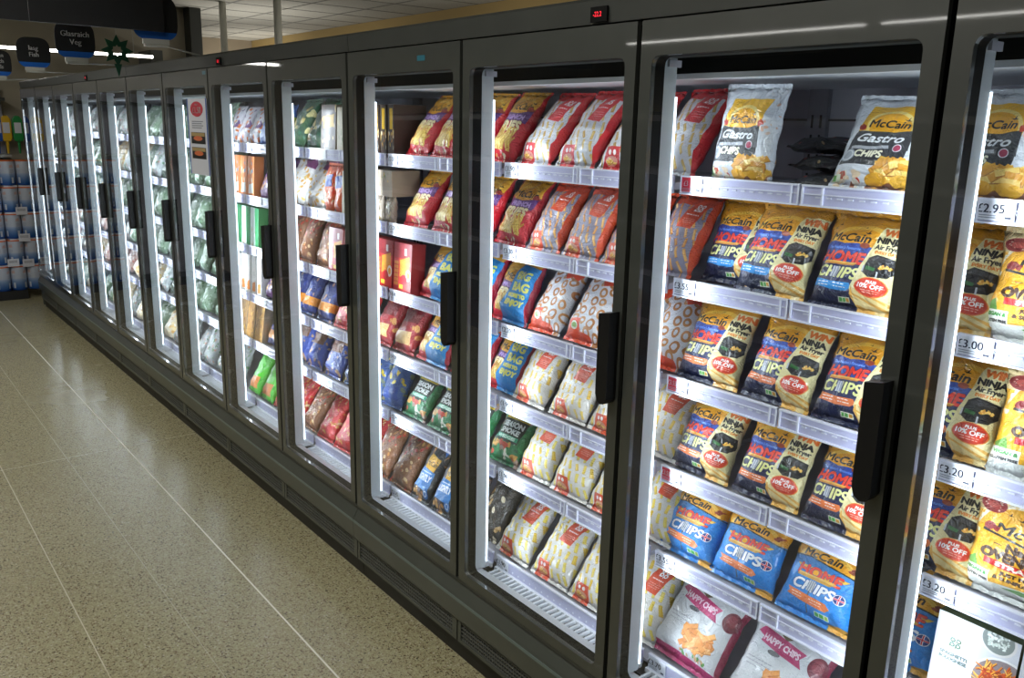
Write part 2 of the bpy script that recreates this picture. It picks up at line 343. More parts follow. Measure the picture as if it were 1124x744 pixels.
def a_home(banner):
    A = Art(100, 112, '1c2350'); X = 62
    sunband(A, 0, 100, 74, 112)
    A.poly([(0, 76), (14, 79), (30, 76), (48, 78), (X+6, 74), (X+6, 50), (0, 50)], '1d3fa0'); A.poly([(0, 52), (X+4, 54), (X+4, 30), (0, 30)], '1a2350')
    A.blobs(0, X, 32, 76, 160, .5, 1.4, ['2450c0', '16307c', '101c50'], 3, .6)
    A.ell(3, 77, 5, 3, '7a2a18'); A.ell(56, 76, 6, 3.4, '9c3c1c')
    maker(A, 34, 85, 52)
    A.text("The Nation's Favourite", 30, 71, 3.4, '6aa0ff', wid=44, bold=.1, shear=.2)
    A.text('HOME', 32, 59, 14, 'f03a2a', wid=54, bold=.9, shear=.15, outline='3a0a20', ow=.6)
    A.poly([(10, 48), (50, 49), (54, 53), (12, 52.5)], 'd89030'); A.poly([(10, 50.5), (50, 51), (54, 53), (12, 52.5)], 'f0b850')
    A.text('CHIPS', 31, 39, 14, 'f0f0a0', wid=54, bold=.8, shear=.12, outline='10163a', ow=.6)
    A.rect(25, 33, 32, 46, '9aa0b0'); A.rect(26, 27, 32, 46, 'e0e4f0'); A.rect(29, 30, 32, 46, 'e0e4f0'); A.rect(28, 30, 8, 32, '60687c')
    A.poly([(4, 29), (28, 26), (52, 27), (56, 22), (50, 17), (30, 16), (6, 19), (8, 24)], banner)
    A.lines(10, 26, 24, 2, 3.4, 'ffffff', 1.1, .9); A.lines(31, 48, 24, 2, 3.4, 'ffffff', 1.1, .9, 3)
    A.rect(0, 62, 0, 14, '131a3e'); A.rect(38, 54, 4, 10, 'e8e8d0'); A.rect(39, 43, 5, 9, '50b040'); A.rect(44, 48, 5, 9, '50b040'); A.rect(49, 53, 5, 9, 'e0a030')
    # cream offer panel
    A.poly([(62, 0), (100, 0), (100, 104), (70, 104), (66, 76), (58, 50), (54, 20)], 'efe4ac'); A.poly([(62, 0), (100, 0), (100, 10), (56, 22), (54, 14)], 'f0b858')
    A.poly([(60, 4), (90, 0), (96, 0), (58, 14)], 'f8e0a0'); A.poly([(58, 16), (98, 3), (100, 6), (57, 22)], 'f8e0a0')
    A.text('WIN', 85, 97, 9, 'e8762a', wid=26, bold=1); A.text('NINJA', 83, 86, 7.5, '15120f', wid=28, bold=.55); A.text('Air Fryer', 83, 77, 6, '15120f', wid=28, bold=.3)
    A.text('EVERY DAY', 83, 70, 3.6, 'e8862a', wid=24, bold=.35)
    A.poly([(62, 44), (66, 62), (74, 67), (97, 64), (98, 48), (92, 40), (72, 38)], '1a1a1c'); A.poly([(68, 60), (75, 65), (94, 62), (92, 58)], '3a3a3e')
    A.poly([(66, 52), (78, 50), (77, 46), (66, 47)], '2c6a34'); A.blobs(82, 93, 50, 54, 14, 1, 2, GOLD, 4); A.rect(80, 82, 38, 46, 'c8ccd4'); A.rect(62, 64, 44, 52, 'c8ccd4')
    A.ell(78, 26, 18, 12, 'f08a3a'); A.ell(78, 26, 17, 11, 'd8402a'); A.text('PLUS', 78, 32, 3.4, 'ffffff', wid=11, bold=.35); A.text('10% OFF', 78, 26.5, 5.4, 'ffffff', wid=27, bold=.3)
    A.lines(68, 88, 21.5, 2, 2.4, 'ffd8c8', .8); birds(A, [(14, 102, 1.6), (8, 97, 1.1), (48, 100, 1.1)])
    return A.squash(.95)
def a_homeblue():
    A = Art(100, 112, '2a86d8'); A.blobs(0, 100, 0, 80, 240, .8, 3, ['2f90e0', '2478c8', '3a9aea'], 5, .5)
    sunband(A, 0, 100, 80, 112); A.poly([(0, 84), (30, 87), (62, 83), (100, 78), (100, 72), (0, 72)], '2f7fc4'); A.poly([(0, 84), (30, 87.5), (62, 83.5), (100, 79), (100, 77), (62, 81.5), (30, 85.5), (0, 82)], '151515')
    maker(A, 44, 93, 56); A.blobs(84, 94, 86, 92, 6, 2, 4, ['8a3420', 'a84828'], 2)
    A.text('HOME', 48, 66, 16, 'e84430', wid=60, bold=1.0, shear=.12, outline='1c4c94', ow=.6)
    A.poly([(18, 54), (66, 54), (74, 60), (70, 62), (20, 60)], 'cf9a40'); A.poly([(20, 58), (70, 58), (74, 60), (70, 62), (20, 60)], 'e8bc60')
    A.text('CHIPS', 46, 43, 15, 'f4f6fa', wid=60, bold=.9, shear=.12, outline='1c4c94', ow=.8)
    A.rect(38, 48, 36, 53, '8f98a4'); 
    for x in (39, 42, 45): A.rect(x, x+1, 36, 53, 'dfe4ec')
    A.rect(43, 45, 4, 36, '5a6674'); A.poly([(12, 32), (40, 30), (70, 28), (76, 22), (70, 16), (42, 17), (14, 21), (18, 26)], 'e87a40')
    A.lines(20, 38, 27, 2, 4, 'ffe8d8', 1.2, .9); A.lines(46, 66, 25, 2, 4, 'ffe8d8', 1.2, .9, 4)
    A.ell(84, 42, 8, 8, 'f0f0f0'); A.ell(84, 42, 7, 7, '24347c'); A.rect(77, 91, 40.6, 43.4, 'ffffff'); A.rect(82.6, 85.4, 35, 49, 'ffffff'); A.rect(77, 91, 41.3, 42.7, 'd02030'); A.rect(83.3, 84.7, 35, 49, 'd02030')
    A.rect(56, 74, 5, 12, 'e8ecd8'); A.rect(57, 62, 6, 11, '50b040'); A.rect(63, 68, 6, 11, '50b040'); A.rect(69, 73, 6, 11, 'a0c040')
    A.poly([(70, 0), (100, 0), (100, 4), (86, 5)], 'e8a840'); return A.squash(.84)
def a_gastro():
    A = Art(100, 112, 'd8dde6'); A.lines(4, 24, 100, 12, 7, '9aa4b4', .4, .6); A.lines(78, 98, 100, 12, 7, '9aa4b4', .4, .6, 5)
    A.blobs(76, 98, 50, 100, 12, 1, 3, ['e89a70', 'e0b090'], 6, .6)
    A.poly([(22, 98), (84, 98), (78, 60), (14, 64)], 'f2b81e'); A.ell(50, 68, 27, 22, 'f8dc80'); A.ell(50, 67, 23, 19, 'f0ac14'); A.rect(12, 78, 40, 62, '2c2e33')
    A.poly([(14, 64), (48, 60), (78, 66), (76, 20), (6, 20)], '2c2e33'); maker(A, 48, 72, 44); A.blobs(14, 20, 66, 70, 5, 2, 3, ['b03020'], 3); A.blobs(76, 82, 66, 70, 4, 2, 3, ['c04020'], 4)
    A.text('Gastro', 42, 54, 10, 'e8ecf2', wid=52, bold=.5, shear=.5); A.poly([(14, 43), (56, 45), (57, 41), (14, 39)], 'a8acb4'); A.text('CHIPS', 36, 34, 8.5, 'f0ecd0', wid=30, bold=.6, shear=.1)
    A.ell(14, 31, 8, 8, 'a4acb8'); A.ringe(14, 31, 6, 6, .4, 'eef2f6'); A.ell(66, 42, 5, 5, 'e8e8f0'); A.ell(66, 42, 4, 4, 'a83a58')
    A.poly([(40, 0), (92, 0), (96, 12), (44, 12)], '8a5a48'); A.chips(52, 90, 9, 26, 40, 20, 6.5, GOLD, (-30, 40), 8); A.ell(50, 7, 12, 6, 'f0b030'); A.ell(78, 7, 13, 6, 'f2b83a')
    A.blobs(8, 34, 3, 12, 22, 2, 4, ['f0d8b8', 'c83a28', 'e8e0d0', 'b06a50'], 9); A.rect(2, 12, 2, 10, 'dfe8c8'); A.rect(3, 7, 3, 9, '5aa040'); return A
def a_naked():
    A = Art(100, 125, 'f4b22c'); A.rect(0, 100, 100, 125, 'f3d9a0')
    for i in range(18):
        t = i/17*math.pi; A.ell(50+46*math.cos(t), 76+40*math.sin(t), 3, 6, 'f7ecd0')
    A.poly([(0, 76), (12, 100), (30, 112), (50, 116), (72, 112), (90, 98), (100, 76)], 'f4b22c'); A.ell(14, 110, 12, 9, '9a3434'); A.blobs(6, 22, 104, 116, 16, .6, 1, ['e8c8b0'], 3, 1); A.ell(14, 110, 6, 4, 'c85a50')
    A.poly([(70, 112), (96, 118), (98, 112), (84, 106)], '5a9040'); A.poly([(0, 34), (10, 44), (14, 30), (4, 24)], '6aa04a'); birds(A, [(40, 101, 1.6), (30, 104, 1.4)])
    maker(A, 52, 86, 62); A.blobs(12, 22, 80, 86, 8, 2, 4, ['a02a28', '8a2020'], 4); A.poly([(10, 80), (50, 74), (98, 76), (98, 74), (50, 71.5), (10, 77)], '151210')
    A.text('Naked', 52, 65, 9, '4a2a14', wid=34, bold=.9); A.rect(22, 30, 65, 66, '4a2a14'); A.rect(74, 82, 65, 66, '4a2a14'); A.text('OVEN CHIPS', 54, 53, 11, '4a2a14', wid=80, bold=1.2)
    A.rect(18, 92, 38, 46, 'd4282c'); A.text('STRAIGHT', 54, 42, 5, 'f8e8d8', wid=50, bold=.6); A.text('JUST POTATO', 56, 33, 4, '4a2a14', wid=42, bold=.4); A.text('& SUNFLOWER OIL', 58, 26, 4, '4a2a14', wid=56, bold=.4)
    A.poly([(0, 0), (100, 0), (100, 10), (60, 20), (20, 14), (0, 22)], 'eef0ea'); A.poly([(36, 12), (52, 18), (66, 14), (52, 10)], '5a9a40'); A.rect(0, 26, 12, 30, 'f2f2ea'); A.text('VEGAN &', 13, 25, 4, '3a8a34', wid=22, bold=.4); A.text('GLUTEN FREE', 13, 17, 3.4, '222222', wid=24, bold=.3)
    return A
def a_coop(bg, red, chipcols, l, w, kind='fries', ang=70, side=False, seed=3, edge='b07830'):
    A = Art(100, 118, bg, 3)
    if kind == 'rings':
        r = random.Random(5)
        for j in range(6):
            for i in range(4): A.ringe((i+.5+.5*(j % 2))*25+r.uniform(-4, 4), (j+.5)*20+r.uniform(-4, 4), r.uniform(6, 8), r.uniform(5, 8), 2.2, r.choice(['c88a50', 'b87840', 'd8a068']))
    else: A.grid_chips(*{'fries': (6, 7), 'straight': (6, 6), 'crinkle': (6, 6)}[kind], l, w, chipcols, ang, seed, edge=edge, crinkle=1 if kind == 'crinkle' else 0)
    if side: A.rect(90, 100, 0, 118, red); A.poly([(0, 118), (100, 118), (100, 108), (0, 112)], red)
    if kind == 'rings': A.poly([(34, 118), (100, 118), (90, 100), (74, 104), (60, 98)], red); A.poly([(0, 0), (78, 0), (72, 10), (44, 12), (40, 34), (12, 30), (8, 14), (0, 8)], red); A.ell(28, 20, 9, 7, 'e8f0e0'); A.ell(28, 20, 7, 4, '8ab060')
    else:
        A.poly([(40, 68), (72, 66), (86, 118), (52, 118)], red); coop_mark(A, 67, 104, 14, 'ffffff', red); A.lines(50, 74, 90, 1, 3, 'ffffff', 1.6, .9); A.lines(48, 72, 82, 3, 3.4, 'ffe0d8', .8, .7, 3)
        A.poly([(14, 0), (50, 0), (48, 24), (16, 24)], red); A.ell(26, 17, 3.4, 3, 'ffffff', .9); A.ell(36, 17, 3.4, 3, 'ffffff', .9); A.ell(31, 7, 13, 6, 'e8d8b8', .6); A.chips(24, 40, 5, 9, 8, 9, 2, GOLD, (-20, 30), 4)
    return A.squash(.92)
def a_redfries():
    A = Art(100, 118, 'c4202c'); A.blobs(0, 100, 0, 118, 60, 2, 6, ['b01824', 'd03038'], 4, .5); A.poly([(6, 118), (92, 118), (94, 84), (50, 76), (2, 82)], 'e2a62a'); A.ell(50, 88, 34, 20, 'f0c050'); A.ell(50, 86, 29, 17, 'e0a020')
    maker(A, 52, 87, 66); A.blobs(78, 92, 78, 84, 8, 2, 4, ['8a3020', '9c3828'], 4); A.poly([(4, 78), (50, 73), (94, 80), (88, 58), (10, 60)], '5a2a72'); A.text('FRENCH', 50, 67, 8, 'b898d8', wid=58, bold=.9, shear=.1)
    A.text('FRIES', 46, 52, 15, 'f4e6b0', wid=66, bold=1.6, shear=.08, outline='70141c', ow=.8); A.chips(18, 78, 16, 40, 90, 26, 3.4, ['e8c860', 'd8b048', 'f4dc88', 'c89838'], (60, 130), 5); A.poly([(0, 0), (100, 0), (100, 10), (0, 14)], 'c01c28'); A.blobs(30, 70, 2, 8, 8, 1.5, 2.5, ['4a9a40', 'e8e0c0', 'd09030'], 3)
    return A
def a_bigbag():
    A = a_redfries(); A.poly([(32, 0), (100, 0), (100, 112), (48, 118), (46, 80), (38, 40)], '2088d0'); A.poly([(92, 0), (100, 0), (100, 118), (96, 118)], 'a01c34')
    for t, y, h, w_ in (('BIG', 92, 17, 28), ('BAG', 68, 17, 32), ('MORE TO', 49, 7, 34), ('ENJOY', 34, 11, 36)): A.text(t, 70 if y > 60 else 67, y, h, 'e8e870', wid=w_*1.15, bold=1.2)
    return A.squash(.92)
def a_smoke():
    A = Art(100, 118, '2c7a4c'); A.blobs(0, 100, 0, 118, 60, 5, 10, ['2a7a48', '3a9a58', '1c5a38', '8a6a68', 'b08a80'], 6, .9); A.poly([(22, 112), (90, 112), (88, 92), (18, 90)], 'c8a828'); maker(A, 56, 101, 54)
    A.poly([(14, 92), (90, 92), (86, 40), (10, 38)], '16201c'); A.text('SEASON', 50, 80, 12, 'e8ece8', wid=64, bold=1.1); A.text('SMOKE', 50, 64, 11, 'e8ece8', wid=58, bold=1.1); A.rect(16, 84, 44, 54, '2aa078'); A.text('WEDGES', 50, 49, 6, 'e8fff0', wid=52, bold=.6)
    A.blobs(10, 90, 4, 34, 16, 5, 8, ['d8a050', '3a9a58', 'c84a38', '2c8048'], 8); A.blobs(60, 84, 4, 24, 6, 3, 5, ['e0e0d0', 'c83828'], 9); return A.squash(.84)
def a_bluemc():
    A = Art(100, 118, '232630'); A.blobs(0, 100, 60, 118, 10, 8, 14, ['c08850', '3a3038', '282c38'], 4); A.poly([(22, 96), (84, 90), (78, 60), (30, 64)], 'e8b02c'); maker(A, 54, 76, 48); A.poly([(12, 66), (84, 60), (88, 18), (8, 22)], '3a84d0')
    A.lines(22, 76, 56, 1, 4, 'e8f0ff', 2, .9); A.text('LIGHTLY', 48, 44, 13, 'f0f4ff', wid=62, bold=1, shear=.1); A.blobs(8, 70, 2, 16, 12, 4, 7, ['d8a868', 'b88048', '5a4858'], 5); A.ell(80, 14, 10, 10, '3a78c0'); A.ringe(80, 14, 5, 5, 1, 'dfe8f8'); A.poly([(70, 118), (90, 118), (84, 100)], '2878d8'); return A
def a_happy():
    A = Art(112, 112, 'd6d8dc'); A.poly([(0, 0), (112, 0), (112, 6), (50, 10), (0, 8)], 'b8306c'); A.rect(106, 112, 0, 112, '9a3050')
    A.text('CORNISH', 28, 100, 3.6, '70747c', wid=20, bold=.25, rot=-8); A.text('BRAND', 72, 98, 3.6, '70747c', wid=20, bold=.25, rot=-8); A.poly([(42, 90), (48, 112), (54, 104), (58, 90), (52, 86)], '6a5a40'); A.poly([(44, 92), (50, 106), (54, 92)], 'd8d0c0')
    A.poly([(10, 84), (18, 92), (44, 88), (84, 82), (78, 74), (84, 64), (50, 68), (20, 74), (22, 80)], 'c0306c'); A.text('HAPPY CHIPS', 50, 78, 7.5, 'f4d8e4', wid=54, bold=.5, rot=-5); A.ell(44, 66, 9, 3, '5a5a60')
    A.lines(12, 52, 52, 3, 4.4, '9498a4', 1.2, .8); A.chips(52, 88, 22, 46, 46, 20, 6, ['f0a050', 'e89040', 'f8b870'], (-30, 50), 6, edge='c06a20'); A.ell(100, 74, 10, 13, '7a2e40'); A.ell(100, 76, 6, 8, '94404c'); A.blobs(50, 90, 10, 14, 14, 1.5, 3, ['d8b080', '60a050', 'e08a50'], 6); return A
def a_spag():
    A = Art(100, 130, 'c9cad2'); A.ell(88, 60, 40, 40, 'e4e2e2'); A.ell(88, 60, 37, 37, '8a7c80'); A.chips(62, 100, 38, 84, 160, 22, 1.6, ['f0a838', 'e08028', 'd85a20', 'f4c060'], (0, 180), 7, edge='7a2410'); A.blobs(64, 100, 42, 78, 50, 1.5, 3.5, ['a83018', 'c84a20', '8a2410'], 8, .9); A.blobs(68, 80, 36, 44, 8, 2, 4, ['5a9a38'], 3)
    A.ell(74, 122, 22, 22, 'd8d4d2'); A.ell(74, 122, 19, 19, '7a8280'); A.blobs(62, 86, 112, 130, 60, 1, 2.2, ['e8ece8', 'c8d0c8'], 5, .9); coop_mark(A, 26, 92, 13, '3c5a44', 'c9cad2')
    A.text('SPAGHETTI', 26, 74, 4.6, '4a5a5a', wid=34, bold=.4); A.text('BOLOGNESE', 26, 67, 4.6, '4a5a5a', wid=34, bold=.4); A.lines(8, 44, 58, 2, 3.4, '8c90a0', .8, .8); A.poly([(34, 20), (48, 10), (42, 44), (36, 44)], '6a6e78'); return A
def a_red_box():
    A = Art(100, 120, 'b8242c'); A.rect(0, 100, 84, 120, '9a3038'); A.rect(60, 72, 92, 108, 'e8e8e8'); A.poly([(30, 84), (96, 84), (96, 10), (30, 10)], 'd83a34')
    for i in range(6):
        for j in range(5): A.ringe(40+i*9, 76-j*8+i*2, 3.4, 3, 1.3, 'f0b838')
    A.ell(84, 46, 14, 14, 'f4f0e4'); A.ell(84, 46, 8, 8, 'f0a828'); A.rect(4, 28, 16, 80, 'c83038'); A.ell(60, 34, 18, 12, 'c01c28'); A.rect(34, 56, 12, 22, 'f0c838')
    for i in range(3):
        for j in range(6): A.ringe(8+i*8, 22+j*10, 2.6, 3, 1.2, 'e0a838')
    return A
def generic(seed, bg, cols, band=None, band2=None, n=40, r=(3, 8), x=(0, 100), y=(0, 110)):
    A = Art(100, 112, bg, 1.8); A.blobs(x[0], x[1], y[0], y[1], n, r[0], r[1], cols, seed, .95)
    if band: A.poly(band[1], band[0]); 
    if band2: A.poly(band2[1], band2[0])
    return A
BT = [(12, 84), (88, 90), (84, 60), (16, 56)]; BB = [(0, 0), (100, 0), (100, 30), (0, 24)]; BM = [(20, 34), (80, 40), (84, 12), (14, 10)]
def a_canister():
    A = Art(100, 60, 'c0c8d8', 2)
    for i in range(30): A.rect(0, 100, i, i+1, tuple(np.array(srgb('0a48a0'))*(1-i/30)+np.array(srgb('b0c0dc'))*(i/30)))
    for c in (12, 62):
        A.poly([(c, 50), (c+14, 52), (c+16, 44), (c-2, 44)], 'd8a090', .6); A.lines(c, c+16, 38, 3, 3, '8c98b0', 1, .7); A.rect(c+4, c+14, 6, 20, 'e8ecf2'); A.lines(c+5, c+13, 17, 3, 4, '90a0b8', 1)
    return A

# ------------------------------------------------------------------ pack shapes
def bag_mesh(name, W_, H_, T_, seed, material, flop=0.0):
    nu, nv = 16, 20; r = random.Random(seed); off = Vector((r.uniform(0, 90), r.uniform(0, 90), r.uniform(0, 90)))
    vs, uvs, fs = [], [], []
    tw = r.uniform(-.05, .05)
    def edge_in(v): return .045*math.sin(math.pi*v)**.7 + .012*noise.noise(Vector((v*5, seed, 0)))
    for side in (-1, 1):
        for j in range(nv+1):
            v = j/nv
            for i in range(nu+1):
                u = i/nu; a = 2*u-1
                ins = edge_in(v)
                x = a*W_/2*(1-2*ins) + tw*W_*(v-.5)*.4
                z = v*H_
                body = max(0, (1-abs(a)**2.6))**.55
                vert = min(1, max(0, (v-.035)/.16))**.6*min(1, max(0, (.965-v)/.22))**.7
                t = T_/2*body*vert*(1.16-.35*v)
                p = Vector((x*14, z*14, side*3))+off
                lump = noise.noise(p)*.009+noise.noise(p*2.3)*.0045
                fold = .0045*math.sin((u*9+3*noise.noise(p*.5))*2.2)*math.exp(-((v-.93)/.12)**2)+.004*math.sin((u*7+2*noise.noise(p*.5))*2.5)*math.exp(-((v-.05)/.1)**2)
                pleat = .0035*math.sin(v*26+noise.noise(p*.7)*5)*abs(a)**3
                y = side*(t+lump*body*vert) + (fold+pleat) + flop*max(0, v-.8)*H_
                if j in (0, nv): y = fold+flop*max(0, v-.8)*H_; z += .002*math.sin(i*2.7)
                vs.append((x, y, z)); uvs.append((u, v))
        base = 0 if side == -1 else (nu+1)*(nv+1)
        for j in range(nv):
            for i in range(nu):
                q = [base+j*(nu+1)+i, base+j*(nu+1)+i+1, base+(j+1)*(nu+1)+i+1, base+(j+1)*(nu+1)+i]
                fs.append(q if side == -1 else q[::-1])
    # join the two skins along the rim
    n1 = (nu+1)*(nv+1); remap = {}
    for j in range(nv+1):
        for i in range(nu+1):
            if i in (0, nu) or j in (0, nv):
                k = j*(nu+1)+i; m_ = Vector(vs[k]).lerp(Vector(vs[n1+k]), .5); vs[k] = tuple(m_); remap[n1+k] = k
    fs = [[remap.get(a, a) for a in f] for f in fs]
    me = D.meshes.new(name); me.from_pydata(vs, [], fs); me.materials.append(material)
    uv = me.uv_layers.new(); lu = np.array([uvs[l.vertex_index] for l in me.loops], np.float32); uv.data.foreach_set('uv', lu.ravel())
    me.polygons.foreach_set('use_smooth', [True]*len(me.polygons)); me.update(); return me
def box_mesh(name, W_, H_, T_, material, side_mat):
    b = .0015
    mb = MB(); mb.box(-W_/2, W_/2, -T_/2, T_/2, 0, H_, side_mat); me = mb.mesh(name); me.materials.append(material)
    uv = me.uv_layers.new()
    for p in me.polygons:
        if p.normal.y < -.5 or p.normal.y > .5: p.material_index = 1
        for li in p.loop_indices:
            c = me.vertices[me.loops[li].vertex_index].co; uv.data[li].uv = (c.x/W_+.5, c.z/H_)
    return me

